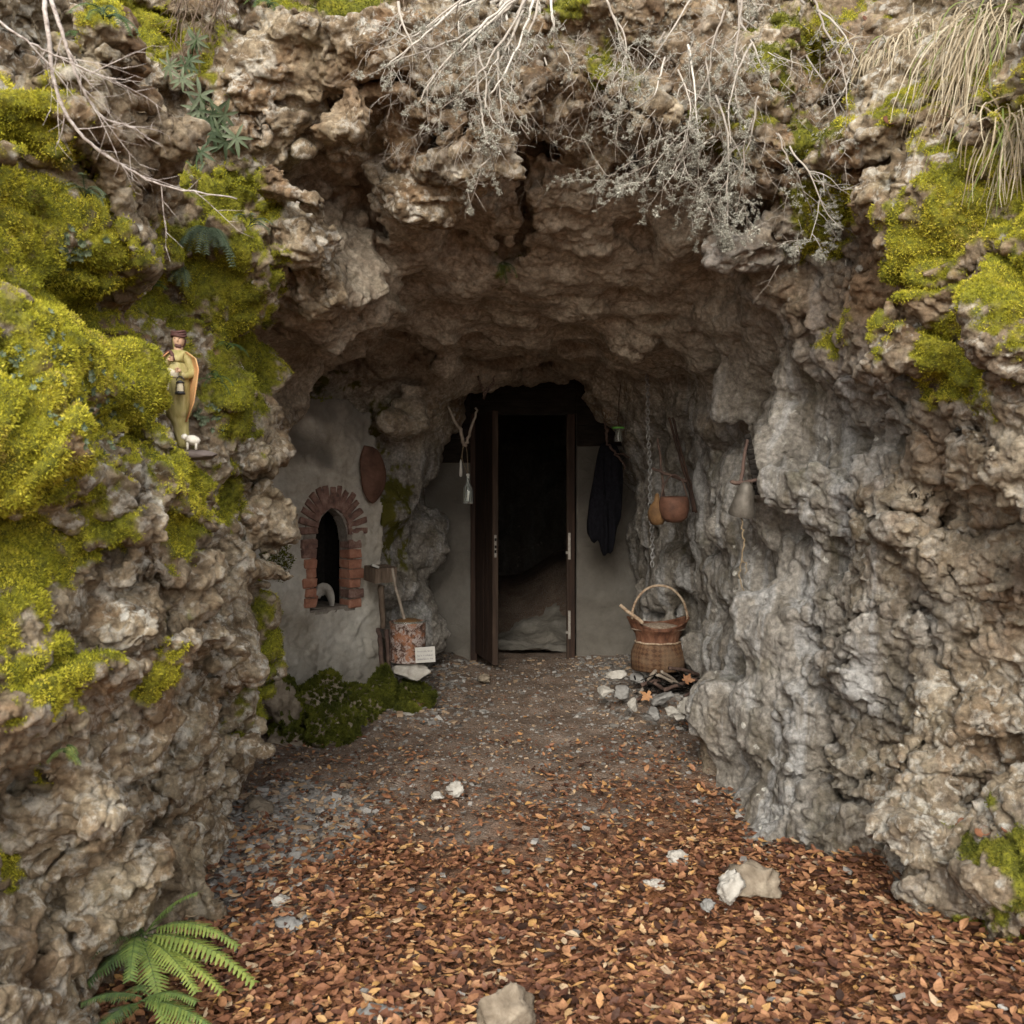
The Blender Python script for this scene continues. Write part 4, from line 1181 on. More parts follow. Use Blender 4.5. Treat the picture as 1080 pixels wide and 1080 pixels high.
for (py0, py1) in ((562, 590), (644, 674)):
    s_ = MB(); A, B = D2(598.5, py0, -.072), D2(602.5, py1, -.072); s_.box(((A.x + B.x) / 2, A.y, (A.z + B.z) / 2), (.020, .006, A.z - B.z), None, 0, .1)
    s_.box((A.x - .004, A.y - .006, B.z + .055), (.022, .01, .02), None, 0, .1); s_.build('strike_plate', 'bright_metal', door, smooth=False)
# raised sill of the inner room
sl = MB(); 
xs = np.linspace(-.36, .56, 40); ys = np.linspace(DY + .16, 9.4, 46)
gx_, gy_ = np.meshgrid(xs, ys, indexing='ij'); q = np.stack([gx_.ravel(), gy_.ravel(), 0 * gx_.ravel()], 1)
zz = .02 + .02 * noise(q, .3, 0) + .22 * sstep(8.5, 9.4, q[:, 1]) * sstep(-.2, .5, q[:, 0]) + .012 * noise(q, .08, 1)
ii = np.arange(gx_.size).reshape(gx_.shape); qf = np.stack([ii[:-1, :-1], ii[1:, :-1], ii[1:, 1:], ii[:-1, 1:]], -1).reshape(-1, 4)
me = mesh_from('inner_floor', np.stack([q[:, 0], q[:, 1], zz + .02], 1), qf, M['lime_plaster']); add_attr(me, 'darken', 0 * zz + .5)
o = bpy.data.objects.new('inner_floor', me); o['kind'] = 'structure'; COL.objects.link(o)

# ------------------------------------------------------------------ things hanging in the cave
def branch_px(mb, pts, y, r0, r1, n=7, jig=.004, dy=0.0):
    q = [P(a, b, y + dy * i) for i, (a, b) in enumerate(pts)]; q = smooth_path(q, 5); m = len(q)
    q = [p + Vector([random.gauss(0, jig) for _ in range(3)]) for p in q]
    mb.tube(q, [r0 + (r1 - r0) * i / (m - 1) for i in range(m)], n)
FY = 6.7
def wall_y(px, py, off): return hit(px, py)[0].y - off
fk = thing('forked_branch', 'pale forked branch hung under the cave arch left of the door', 'branch', P(490, 470, FY))
b = MB(); branch_px(b, [(473, 428), (478, 441), (486, 456), (490, 471)], FY, .009, .014); fk1 = b.build('stem', 'grey_stick', fk)
b = MB(); branch_px(b, [(503, 431), (499, 446), (494, 462), (491, 471)], FY, .007, .012); b.build('stem', 'grey_stick', fk)
b = MB()
for dx in (-1.5, 2): branch_px(b, [(490 + dx, 470), (490 + dx * 1.5, 485), (493.5, 501)], FY, .0022, .0022, 5, .0005)
b.build('cord', 'rope', fk)
bt = thing('glass_bottle', 'small clear glass bottle dangling on cords from the forked branch', 'bottle', P(493.5, 532, FY))
c = P(493.5, 531.5, FY); b = MB(); b.lathe(c, [(.001, 0), (.034, .002), (.037, .012), (.037, .08), (.033, .11), (.016, .14), (.012, .155), (.013, .185), (.015, .19)], 20, cap=(True, False)); b.build('bottle_body', 'clear_glass', bt)
b = MB(); b.lathe(c + Vector((0, 0, .175)), [(.001, 0), (.011, 0), (.012, .03), (.001, .032)], 12); b.build('stopper', 'white_card', bt)
b = MB(); b.box(c + Vector((.004, 0, .055)), (.022, .012, .075), Matrix.Rotation(.2, 3, 'Y'), .002); b.build('paper_roll', 'white_card', bt)
wt = thing('hanging_candle', 'thin white stick hanging on a thread beside the glass bottle', 'stick', P(486, 503, FY))
b = MB(); b.lathe(P(486, 503, FY), [(.001, 0), (.009, .006), (.011, .03), (.007, .10), (.003, .118)], 10); b.build('rod', 'white_card', wt)
b = MB(); b.tube([P(486, 486, FY), P(487.5, 476, FY), P(490, 468, FY)], .0018, 5); b.build('thread', 'rope', wt)
b = MB(); branch_px(b, [(504, 397), (507, 406), (511, 414), (511, 420)], 6.5, .007, .009); branch_px(b, [(521, 396), (519, 405), (513, 413), (510, 421)], 6.5, .006, .008); branch_px(b, [(511, 413), (515, 409)], 6.5, .005, .003)
tag(b.build('forked_twig', 'brown_stick', loc=P(511, 400, 6.5)), 'short dark forked twig fixed to the ceiling above the long forked branch', 'twig')

# coat
ct = [(639, 466), (650, 470), (656, 488), (657, 520), (653, 552), (648, 572), (642, 586), (636, 583), (630, 572), (621, 569), (619, 552), (623, 520), (629, 486), (633, 470)]
o = blob(ct, 7.35, .13, 'black_cloth', 'black_coat', 'long black cloth coat hanging on the rock right of the door', 'coat', rings=7)
for v in o.data.vertices:
    v.co.y += math.sin(v.co.x * 105 + v.co.z * 5 + math.sin(v.co.z * 9)) * .022 * (1.2 - v.co.z)
    v.co.z += .022 * math.sin(v.co.x * 90) * (v.co.z < 0)
hk = MB(); branch_px(hk, [(641, 452), (640, 466), (646, 474), (655, 486), (660, 494)], 7.25, .010, .007); branch_px(hk, [(648, 480), (655, 479), (664, 482)], 7.25, .008, .006); branch_px(hk, [(637, 444), (640, 455)], 7.25, .006, .008)
tag(hk.build('wooden_hook', 'brown_stick', loc=P(645, 470, 7.25)), 'gnarled branch hook on the rock holding the black coat', 'hook')
jr = thing('glass_jar', 'small upside glass jar with a bright green lid hanging near the coat', 'jar', P(652, 466, 7.1))
c = P(652, 466, 7.1); b = MB(); b.lathe(c, [(.001, 0), (.030, .001), (.034, .012), (.026, .05), (.022, .085), (.03, .095)], 18, cap=(True, False)); b.build('jar_body', 'clear_glass', jr)
b = MB(); b.lathe(c + Vector((0, 0, .095)), [(.001, 0), (.045, 0), (.046, .012), (.001, .014)], 18); b.build('lid', 'green_plastic', jr)
b = MB(); branch_px(b, [(652, 451), (653, 420), (657, 392)], 7.1, .003, .003, 5, .002); b.build('cord', 'brown_stick', jr)

# chain: linked ovals
cy = min(6.35, wall_y(688, 590, .05)); print('CY', cy); A, B = P(682, 392, cy), P(688, 597, cy); nL = 46; mb = MB()
Lc = (B - A).length; stp = Lc / nL
for i in range(nL):
    c = A.lerp(B, (i + .5) / nL) + Vector((.004 * math.sin(i * .35), 0, 0)); ln = stp * .78
    ax = Vector((1, 0, 0)) if i % 2 else Vector((0, 1, 0)); ax = (ax + Vector((.25, .25, 0))).normalized()
    ring = [c + ax * math.cos(a) * .011 + Vector((0, 0, 1)) * math.sin(a) * ln for a in np.linspace(0, 2 * math.pi, 13)]
    mb.tube(ring, .0036, 5, cap=False)
tag(mb.build('hanging_chain', 'chain_metal', loc=B), 'long grey steel chain hanging from the ceiling above the basket', 'chain')

# poles and bags on the right wall
PY = min(wall_y(711, 537, .22), wall_y(725, 500, .14), wall_y(735, 540, .16), wall_y(690, 545, .16)); print('PY', PY)
for k, pts in enumerate(([(706, 441), (716, 478), (725, 510), (732, 540)], [(709, 440), (719, 478), (728, 510), (734, 541)])):
    b = MB(); branch_px(b, pts, PY, .008, .009, 7, .002)
    tag(b.build('thin_pole', 'dark_wood', loc=P(732, 540, PY)), ('left' if k == 0 else 'right') + 'most of two thin dark poles slung by the copper pot', 'pole', 'poles on the right cave wall')
b = MB(); branch_px(b, [(694, 462), (697, 490), (700, 520), (704, 532)], PY, .007, .009, 7, .002); branch_px(b, [(688, 494), (700, 499), (712, 503), (724, 508)], PY - .02, .009, .011, 7, .003)
tag(b.build('hanging_rack', 'brown_stick', loc=P(702, 500, PY)), 'dark cross stick rack holding the round pot and gourd', 'rack')
pt = thing('copper_pot', 'round reddish brown pot hanging on the right cave wall', 'pot', P(711, 552, PY - .05))
c = P(711, 551, PY - .05)
b = MB(); b.lathe(c, [(.001, -.002), (.045, .002), (.078, .03), (.090, .075), (.092, .12), (.085, .150), (.076, .158), (.074, .15), (.001, .135)], 28, .02); b.build('pot_body', 'copper_brown', pt)
b = MB(); b.tube(smooth_path([c + Vector((-.082, 0, .15)), c + Vector((-.05, 0, .25)), c + Vector((.0, 0, .29)), c + Vector((.05, 0, .25)), c + Vector((.082, 0, .15))], 5), .005, 6); b.build('handle', 'brown_stick', pt)
c = P(693, 554, PY); b = MB(); b.lathe(c, [(.001, 0), (.035, .005), (.055, .04), (.058, .08), (.045, .12), (.02, .15), (.012, .19), (.001, .2)], 22, .02)
tag(b.build('dried_gourd', 'ochre_hide', loc=c), 'ochre dried gourd tucked left of the copper pot', 'gourd')

# bell
BY = min(wall_y(782, 525, .14), wall_y(792, 500, .12), wall_y(790, 540, .13), wall_y(772, 535, .12)); print('BY', BY)
bl = thing('old_bell', 'old grey goat bell hung from a twisted band on the right rock wall', 'bell', P(782, 545, BY))
c = P(782, 543, BY); tl = Matrix.Rotation(R(6), 3, 'Y') @ Matrix.Rotation(R(14), 3, 'X')
b = MB(); b.lathe(c, [(.058, 0), (.060, .006), (.050, .05), (.038, .10), (.028, .135), (.014, .15), (.001, .152)], 24, .01, axis=tl, cap=(False, False)); b.lathe(c, [(.054, .002), (.045, .05), (.03, .11), (.001, .13)], 24, .01, axis=tl, cap=(False, False)); b.build('bell_cup', 'bell_metal', bl)
b = MB(); b.tube([c + tl @ Vector((0, 0, .10)), c + tl @ Vector((.004, 0, .03)), c + Vector((.003, -.01, -.012))], [.004, .006, .012], 8); b.build('clapper', 'brown_stick', bl)
b = MB(); branch_px(b, [(781, 512), (784, 490), (788, 463)], BY, .009, .007, 7, .002); branch_px(b, [(771, 508), (782, 509), (798, 507)], BY - .01, .010, .008, 7, .003); b.build('strap', 'brown_stick', bl)
b = MB(); branch_px(b, [(782, 544), (783, 560), (785, 575), (782, 592), (780, 606), (784, 622)], BY - .02, .0045, .003, 6, .004); branch_px(b, [(783, 592), (787, 596), (786, 606)], BY - .02, .0035, .002, 6, .003); b.build('pull_rope', 'rope', bl)
mb = MB(); A, B = P(788, 458, BY + .02), P(800, 522, BY + .02)
for i in range(12):
    t = (i + .5) / 12; c = A.lerp(B, t); mb.box(c, (.03, .012, .022), Matrix.Rotation(R(-12 + 10 * (i % 2)), 3, 'Y'), .001, .2)
tag(mb.build('iron_chain_band', 'charcoal', loc=B), 'dark flat iron link band hanging beside the old bell', 'band')

# ------------------------------------------------------------------ left group: box on its post, tin, card, stones
LY = 6.35
def L2(px, py, dy=0): return P(px, py, LY + dy)
gzl = lambda p: float(gz([p.x], [p.y])[0])
bxt = thing('wooden_box', 'small weathered wooden box on a stick post by the plaster wall corner', 'box', L2(403, 740))
c = L2(401, 605); rb = Matrix.Rotation(R(38), 3, 'Z') @ Matrix.Rotation(R(5), 3, 'X')
b = MB(); w_, d_, h_ = .15, .13, .095
for s_ in (-1, 1):
    b.box(c + rb @ Vector((s_ * w_ / 2, 0, 0)), (.012, d_ - .013, h_), rb, .001, .08); b.box(c + rb @ Vector((0, s_ * d_ / 2, 0)), (w_ + .012, .012, h_), rb, .001, .08)
b.box(c + rb @ Vector((0, 0, -h_ / 2 + .003)), (w_ - .013, d_ - .013, .008), rb, 0, .05)
b.box(c + rb @ Vector((0, 0, h_ / 2 - .012)), (w_ - .016, d_ - .016, .010), rb, .002, .08)
flat_shade(b.build('box_shell', 'old_wood', bxt))
b = MB()
branch_px(b, [(402, 617), (403, 640), (404, 662)], LY + .02, .022, .018); b.build('post', 'old_wood', bxt)
for k, pts in enumerate(([(399, 662), (402, 690), (406, 742)], [(408, 664), (410, 700), (413, 745)])):
    b = MB(); branch_px(b, pts, LY - .02, .015, .017, 8, .002); b.build('leg', 'brown_stick', bxt)
b = MB(); b.box(c + rb @ Vector((-.045, -.01, h_ / 2 + .006)), (.05, .028, .016), Matrix.Rotation(R(30), 3, 'Z') @ Matrix.Rotation(R(22), 3, 'Y'), .001)
tag(b.build('folded_paper', 'white_card', loc=c + Vector((0, 0, .05))), 'folded white paper lying on the small wooden box', 'paper')
b = MB(); branch_px(b, [(414, 599), (417, 618), (422, 636), (427, 656)], LY - .03, .010, .011, 8, .001)
tag(b.build('tool_handle', 'grey_stick', loc=L2(427, 656)), 'smooth pale stick leaning from the box down into the tin', 'stick')
cc = L2(430, 697, -.02)
tn = thing('rusty_tin', 'flaking rusty tin drum with a mossy top standing on the flat white stone', 'tin', cc)
b = MB(); rt, ht = .115, .255
b.lathe(cc, [(.001, 0), (rt, 0), (rt + .003, .006), (rt, .014), (rt, ht * .5), (rt + .002, ht * .52), (rt, ht * .54), (rt, ht - .014), (rt + .004, ht - .006), (rt + .002, ht), (rt - .01, ht), (rt - .012, ht - .02), (.001, ht - .02)], 36, .004); b.build('tin_body', 'flaking_tin', tn)
b = MB(); b.lathe(cc + Vector((0, 0, ht - .022)), [(rt - .014, 0), (rt - .03, .022), (rt * .5, .036), (.001, .04)], 24, .05); b.build('mossy_top', 'ochre_hide', tn)
b = MB(); b.tube([cc + Vector((math.cos(a) * (rt + .002), math.sin(a) * (rt + .002), ht + .004)) for a in np.linspace(-2.4, .4, 18)], .006, 6); b.build('glass_rim', 'clear_glass', tn)
cd = thing('white_card_sign', 'small white card with two lines of handwriting leaning against the tin', 'card', L2(449, 699, -.17))
rc = Matrix.Rotation(R(-4), 3, 'Y') @ Matrix.Rotation(R(-12), 3, 'X'); c = L2(448.5, 690.5, -.17)
b = MB(); b.box(c, (.125, .004, .096), rc, 0, .1); b.build('card', 'white_card', cd, smooth=False)
b = MB(); rr = random.Random(5)
for row in (.022, -.004, -.026):
    x = -.048
    while x < .046:
        wv_ = rr.uniform(.003, .006); hh = rr.uniform(.005, .011)
        b.box(c + rc @ Vector((x, -.0032, row + rr.uniform(-.002, .002))), (.0016, .001, hh), rc @ Matrix.Rotation(rr.uniform(-.5, .5), 3, 'Y'), 0, 0)
        b.box(c + rc @ Vector((x + wv_ / 2, -.0032, row - .003)), (wv_, .001, .0014), rc, 0, 0); x += wv_ + (.006 if rr.random() < .25 else .001)
b.build('handwriting', 'ink', cd, smooth=False)

def stone(px, py, w, h, y, mat, label, seed, dz=None, depth=None, rough=.14, rotz=0, group=None, name='stone', tilt=0, ground_it=True):
    """w, h in photo pixels, py is the middle of the stone"""
    c = P(px, py, y); W = w * y / F; H = h * y / F; D = depth or W * .8
    b = MB(); b.rock(c, (W, D, H), seed, rough, Matrix.Rotation(R(rotz), 3, 'Z') @ Matrix.Rotation(R(tilt), 3, 'Y'), 4)
    o = b.build(name, mat, loc=c); return tag(o, label, 'stone', group)
stone(436, 707, 46, 19, 6.32, 'pale_stone', 'flat white stone slab carrying the rusty tin', 3, depth=.30, rough=.08, tilt=3)
stone(431, 756, 38, 32, 6.1, 'pale_stone', 'pale wedge shaped block at the foot of the mossy stones', 5, depth=.22, rough=.10, tilt=14)
stone(432, 732, 44, 38, 6.4, 'tan_stone', 'mossy brown stone under the flat white slab', 8, depth=.3)
stone(405, 757, 22, 18, 6.15, 'pale_stone', 'small pale stone left of the wedge shaped block', 9)
stone(454, 738, 18, 16, 6.2, 'tan_stone', 'small ochre stone right of the mossy stone', 11)
stone(307, 790, 66, 52, 5.55, 'tan_stone', 'large rough tan stone at the left foot of the plaster wall', 12, depth=.3)
stone(268, 868, 52, 46, 4.3, 'tan_stone', 'brown dirty boulder at the foot of the left rock wall', 13, depth=.25, rough=.2)
for k, (px, py, w, h) in enumerate(((296, 735, 52, 84), (335, 742, 60, 80), (374, 745, 56, 76), (402, 728, 30, 46), (350, 768, 66, 42))):
    stone(px, py, w, h, (5.62, 5.85, 6.05, 6.2, 5.6)[k], 'tan_stone', ('leftmost round boulder', 'second boulder from the left', 'third boulder from the left', 'uppermost small boulder', 'lowest broad boulder')[k] + ' of the mossy heap under the plaster wall', 20 + k, depth=.42, group='mossy boulders under the plaster wall')
# stones near the fire wood, and loose on the floor
FS = [(699, 737, 26, 15, 'grey_stone', 'slanting grey slab in the middle of the firewood heap', 31, -28), (689, 753, 25, 15, 'grey_stone', 'light grey front stone below the firewood heap', 32, 8),
      (732, 747, 38, 24, 'pale_stone', 'square pale block right of the firewood heap', 33, 3), (708, 751, 20, 12, 'pale_stone', 'small pale stone between the front stone and square block', 34, 20),
      (638, 730, 22, 14, 'pale_stone', 'cream stone at the left end of the firewood stones', 35, -5), (656, 730, 20, 16, 'grey_stone', 'grey stone beside the cream stone left of the basket', 36, 10),
      (668, 744, 14, 16, 'pale_stone', 'upright pale pebble at the left tip of the firewood', 37, 0), (674, 716, 20, 14, 'grey_stone', 'flat grey stone directly in front of the basket', 38, 22),
      (652, 712, 26, 12, 'pale_stone', 'low pale stone left of the basket foot', 39, 0), (716, 757, 14, 9, 'pale_stone', 'tiny pale stone in front of the square block', 40, 0),
      (740, 722, 20, 18, 'grey_stone', 'grey stone behind the square block by the rock wall', 41, 0)]
for (px, py, w, h, m_, lb_, sd, tl_) in FS:
    y_ = (EYE - .09) * F / (py + h * .3 - HZ)
    stone(px, py, w, h, min(y_, 6.55), m_, lb_, sd, rough=.10, tilt=tl_)
for (px, py, w, h, m_, lb_, sd) in ((537, 1050, 66, 84, 'tan_stone', 'mossy yellowish boulder poking from the leaves at the bottom centre', 51), (481, 831, 22, 17, 'pale_stone', 'larger of two pale stones alone on the bare soil', 52), (462, 839, 15, 10, 'pale_stone', 'smaller of two pale stones alone on the bare soil', 53),
        (393, 1062, 64, 24, 'grey_stone', 'flat pale slab among leaves left of the bottom boulder', 54), (302, 975, 36, 16, 'grey_stone', 'dark flat oval stone in the gravel on the left', 55), (296, 947, 26, 12, 'pale_stone', 'bright flat stone above the dark oval stone', 56),
        (716, 905, 26, 22, 'pale_stone', 'white angular stone in the leaves left of the lichened boulder', 57), (746, 955, 20, 16, 'grey_stone', 'small blue grey stone below the lichened boulder', 58), (690, 930, 24, 14, 'pale_stone', 'pale low stone between the leaves right of centre', 60),
        (795, 922, 64, 46, 'tan_stone', 'large white lichened boulder at the foot of the right wall', 59), (768, 932, 34, 46, 'pale_stone', 'white sharp stone against the lichened boulder', 61), (512, 714, 16, 9, 'tan_stone', 'small tan stone near the doorway threshold', 62), (528, 645, 0, 0, '', '', 0)):
    if not m_: continue
    y_ = (EYE - .03) * F / (py + h * .42 - HZ)
    stone(px, py + h * (.22 if w > 50 else .1), w, h * (.9 if w > 50 else 1), y_, m_, lb_, sd, rough=.16)

# ------------------------------------------------------------------ basket, firewood
KY = 6.55
kb = P(694, 706, KY)
kt = thing('bark_basket', 'reddish bark basket with woven lower half and tall hoop handle', 'basket', kb)
ppm = KY / F
prof_low = [(.028 * 0 + .001, 0), (.165, 0), (.178, .01), (.182, .07), (.178, .12), (.160, .165), (.150, .185)]
b = MB(); n = 48; b.lathe(kb, prof_low, n, .012, sy=.8); o = b.build('woven_body', 'woven_bark', kt)
vecs = []
for v in o.data.vertices:
    a = math.atan2(v.co.y / .8, v.co.x); uu, ww = a / (2 * math.pi) * 46 + .5 * math.sin(a * 5), v.co.z / .021 + .3 * math.sin(a * 3); vecs.append((uu * .7 + ww * .7 + .01, uu * .7 - ww * .7 + .01, .5))
at_ = o.data.attributes.new('weave', 'FLOAT_VECTOR', 'POINT'); at_.data.foreach_set('vector', np.array(vecs, np.float32).ravel())
b = MB(); up = [(.147, .175), (.142, .20), (.152, .24), (.180, .285), (.205, .325), (.200, .328), (.172, .285), (.140, .24), (.130, .20)]
b.lathe(kb, up, n, .015, sy=.8, cap=(False, False)); o = b.build('flared_rim', 'bark_basket', kt)
for v in o.data.vertices:
    if v.co.z > .27: v.co.z += .03 * math.cos(2 * math.atan2(v.co.y, v.co.x)) * (v.co.z - .27) / .055 - .012
b = MB(); b.tube([kb + Vector((math.cos(a) * .150, math.sin(a) * .121, .188 + .002 * math.sin(9 * a))) for a in np.linspace(0, 2 * math.pi, 37)], .0065, 6, cap=False); b.build('waist_cord', 'handle_twig', kt)
b = MB(); b.tube([kb + Vector((math.cos(a) * .203, math.sin(a) * .162, .318 + .03 * math.cos(2 * a))) for a in np.linspace(0, 2 * math.pi, 49)], .007, 6, cap=False); b.build('rim_lip', 'bark_basket', kt)
b = MB(); hp = [kb + Vector((math.cos(a) * .185 + .01, .0, .335 + math.sin(a) * .225)) for a in np.linspace(-.05, math.pi + .05, 25)]
b.tube([p + Vector([random.gauss(0, .0015) for _ in range(3)]) for p in hp], .0085, 8); b.build('handle', 'handle_twig', kt)
b = MB(); b.lathe(kb + Vector((0, 0, .275)), [(.185, 0), (.15, .014), (.08, .028), (.001, .034)], 30, .05, sy=.78); b.build('filling', 'basket_fill', kt)
b = MB(); branch_px(b, [(654, 638), (662, 645), (672, 652), (678, 657)], KY - .17, .011, .013, 8, .001)
tag(b.build('resting_stick', 'handle_twig', loc=P(662, 645, KY - .17)), 'short pale stick resting across the left rim of the basket', 'stick')
# firewood
sticks = [((674, 732), (694, 704), .013, 'grey_stick', 'pale stick leaning up to the left against the basket foot'), ((692, 711), (731, 731), .012, 'grey_stick', 'long pale stick sloping down right across the firewood'), ((697, 708), (722, 727), .010, 'grey_stick', 'thin pale stick lying above the long sloping stick'),
          ((676, 722), (712, 716), .013, 'brown_stick', 'dark level stick under the basket edge'), ((700, 728), (744, 714), .014, 'brown_stick', 'dark stick pointing to the right rock wall'), ((670, 738), (700, 728), .012, 'brown_stick', 'dark stick low at the left of the firewood'),
          ((690, 720), (716, 742), .013, 'brown_stick', 'dark stick crossing behind the slanting slab'), ((722, 735), (748, 722), .011, 'brown_stick', 'short dark stick above the square block'), ((706, 704), (738, 712), .012, 'brown_stick', 'dark topmost stick behind the pale ones')]
for i, (a_, b_, r_, m_, lb_) in enumerate(sticks):
    y_ = 6.32 - .02 * (i % 3); b = MB()
    q = smooth_path([P(*a_, y_ - .05), P((a_[0] + b_[0]) / 2, (a_[1] + b_[1]) / 2 - 1, y_ + .02), P(*b_, y_ + .12)], 4)
    b.tube([p + Vector([random.gauss(0, .002) for _ in range(3)]) for p in q], [r_ * random.uniform(.8, 1.1) for _ in q], 7)
    tag(b.build('firewood_stick', m_, loc=q[0]), lb_, 'stick', 'firewood under the basket')
mb = MB(); rr = random.Random(3)
for i in range(150):
    px, py = rr.gauss(706, 17), rr.gauss(725, 8); y_ = 6.42 + rr.uniform(-.14, .2); a = rr.uniform(0, 3.14); L = rr.uniform(.02, .08)
    c = P(px, py, y_); d = Vector((math.cos(a), rr.uniform(-.6, .6), math.sin(a) * .5)) * L
    mb.tube([c - d, c + d * .2 + Vector((0, 0, .003)), c + d], rr.uniform(.002, .008), 5)
o = mb.build('kindling', 'charcoal', loc=P(706, 725, 6.4)); o['kind'] = 'stuff'
def single_leaf(px, py, y, size, lobes, label, tone=.75, name='fallen_leaf', drop=None):
    c = P(px, py, y); n = 40; vs_ = [Vector((0, 0, .0))]; fs = []
    rot = Matrix.Rotation(random.uniform(0, 6), 3, 'Z'); tl_ = Matrix.Rotation(R(48), 3, 'X')
    for k in range(n):
        a = 2 * math.pi * k / n; r_ = size * (.55 + .45 * abs(math.cos(a * lobes / 2)) ** 2.5 + .12 * math.sin(a * 11)) * (1 + .3 * math.cos(a)) if lobes else size * (.30 + .70 * abs(math.cos(a)) ** 1.3)
        q = Vector((math.cos(a) * r_, math.sin(a) * r_, (.25 * r_ * math.sin(a * 3) * .5 + .12 * r_) if lobes else .5 * (math.cos(a) * r_) ** 2 / size + .35 * abs(math.sin(a) * r_))); vs_.append(q)
    vs_ = [c + tl_ @ (rot @ q) for q in vs_]
    fs = [(0, k + 1, (k + 1) % n + 1) for k in range(n)]
    b = MB(); b.add(vs_, fs, tone); b.add([v + Vector((0, .001, -.0015)) for v in vs_], [f[::-1] for f in fs], tone)
    return tag(b.build(name, 'beech_leaf', loc=c), label, 'leaf')
single_leaf(683, 735, 6.12, .042, 5, 'orange maple leaf on the left part of the firewood', .74)
single_leaf(724, 716, 6.2, .04, 5, 'orange brown maple leaf high on the right of the firewood', .62)
# ------------------------------------------------------------------ painted shepherd figurine on its ledge
SY = 3.04
def S2(px, py, dy=0): return P(px, py, SY + dy)
fg = thing('shepherd_figurine', 'painted figurine of a bearded shepherd in olive tunic holding a lantern on the mossy ledge', 'figurine', S2(196, 480))
def skin_mesh(nodes, edges, sub=2):
    """grow one continuous surface round a skeleton: nodes = (position, radius or (rx, ry))"""
    me = bpy.data.meshes.new('skel'); me.from_pydata([tuple(n[0]) for n in nodes], edges, []); o = bpy.data.objects.new('skel', me); COL.objects.link(o)
    m = o.modifiers.new('s', 'SKIN'); m.use_smooth_shade = True
    me.skin_vertices[0].data[0].use_root = True
    for i, n in enumerate(nodes):
        r = n[1]; me.skin_vertices[0].data[i].radius = (r, r) if isinstance(r, (int, float)) else r
    s = o.modifiers.new('u', 'SUBSURF'); s.levels = s.render_levels = sub
    dg = bpy.context.evaluated_depsgraph_get(); ev = o.evaluated_get(dg); em = ev.to_mesh()
    v = [Vector(q.co) for q in em.vertices]; f = [tuple(p.vertices) for p in em.polygons]
    ev.to_mesh_clear(); bpy.data.objects.remove(o); bpy.data.meshes.remove(me)
    return v, f
def spx(px, py, dy, r): return (S2(px, py, dy), r * SY / F)
# tunic and legs: one continuous body
nodes = [spx(187, 425, 0, 15), spx(187, 410, 0, 16), spx(186, 395, 0, 15.5), spx(186, 382, 0, 14), spx(186.5, 373, 0, 8), spx(187, 369, 0, 4.2), spx(187.5, 360, -.005, 6.2), spx(188, 354, -.004, 6),
         spx(172, 380, 0, 7), spx(167, 393, -.006, 6), spx(175, 385, -.038, 3.6), spx(178, 379, -.045, 2.6),
         spx(201, 380, 0, 7), spx(205, 394, -.005, 6), spx(193, 397, -.04, 3.6), spx(189, 392, -.048, 2.6),
         spx(189, 440, 0, 10), spx(192, 455, 0, 8), spx(194, 474, .0, 7)]
edges = [(0, 1), (1, 2), (2, 3), (3, 4), (4, 5), (5, 6), (6, 7), (4, 8), (8, 9), (9, 10), (10, 11), (4, 12), (12, 13), (13, 14), (14, 15), (0, 16), (16, 17), (17, 18)]
v, f = skin_mesh(nodes, edges)
c = S2(187, 400)
for q in v:      # fold the cloth a little
    if q.z < S2(0, 376).z: q.y += .0022 * math.sin((q.x - c.x) * 520)
b = MB(); b.add(v, f); b.build('robed_body', 'olive_paint', fg)
# painted skin: face and neck shell, hands
b = MB()
hc = S2(188.5, 359, -.006); r_ = 6.7 * SY / F
b.rock(hc, (r_ * 1.75, r_ * 1.9, r_ * 2.35), 1, .0, None, 3, cut=.0)
b.box(hc + Vector((.003, -r_ * .95, -.001)), (.0045, .008, .009), Matrix.Rotation(R(10), 3, 'X'), 0, .3)
b.tube([S2(188, 372, -.003), S2(188, 366, -.003)], 4.6 * SY / F, 12)
head = b.build('head', 'skin_paint', fg)
b = MB()
for dx in (-.0055, .0065): b.rock(hc + Vector((dx, -r_ * .83, .0035)), (.0046, .003, .003), 1, 0, None, 2, cut=0)
b.build('eyes', 'black_paint', head)
for (px, py, dy, sg) in ((178.5, 379, -.052, 1), (189, 391, -.056, -1)):
    b = MB(); p = S2(px, py, dy); b.rock(p, (.013, .009, .012), 2, .02, None, 2, cut=.1)
    for k in range(4): b.tube([p + Vector((sg * .003, -.001, .006 - k * .0035)), p + Vector((sg * .009, -.004, .007 - k * .0035)), p + Vector((sg * .012, -.001, .006 - k * .0035))], [.0019, .0017, .0013], 6)
    b.tube([p + Vector((0, -.002, .005)), p + Vector((sg * .004, -.006, .010))], [.0021, .0016], 6)
    b.build('hand', 'skin_paint', fg)
b = MB()   # beard and wound head cloth of dark hair colour
b.rock(hc + Vector((.0, -r_ * .42, -r_ * .98)), (r_ * 1.2, r_ * 1.2, r_ * 1.05), 4, .08, None, 3)
b.rock(hc + Vector((-.002, r_ * .45, -r_ * .15)), (r_ * 2.15, r_ * 1.6, r_ * 2.5), 5, .05, None, 3, cut=.05)
b.rock(hc + Vector((0, .001, r_ * .95)), (r_ * 2.2, r_ * 2.3, r_ * 1.2), 6, .05, None, 3, cut=.05)
for k in range(3): b.tube([hc + Vector((math.cos(a) * r_ * (1.08 - .05 * k), math.sin(a) * r_ * 1.08, r_ * (.65 + .3 * k) + .003 * math.sin(a * 2 + k))) for a in np.linspace(0, 6.283, 21)], r_ * .2, 7, cap=False)
b.build('hair', 'hair_paint', fg)
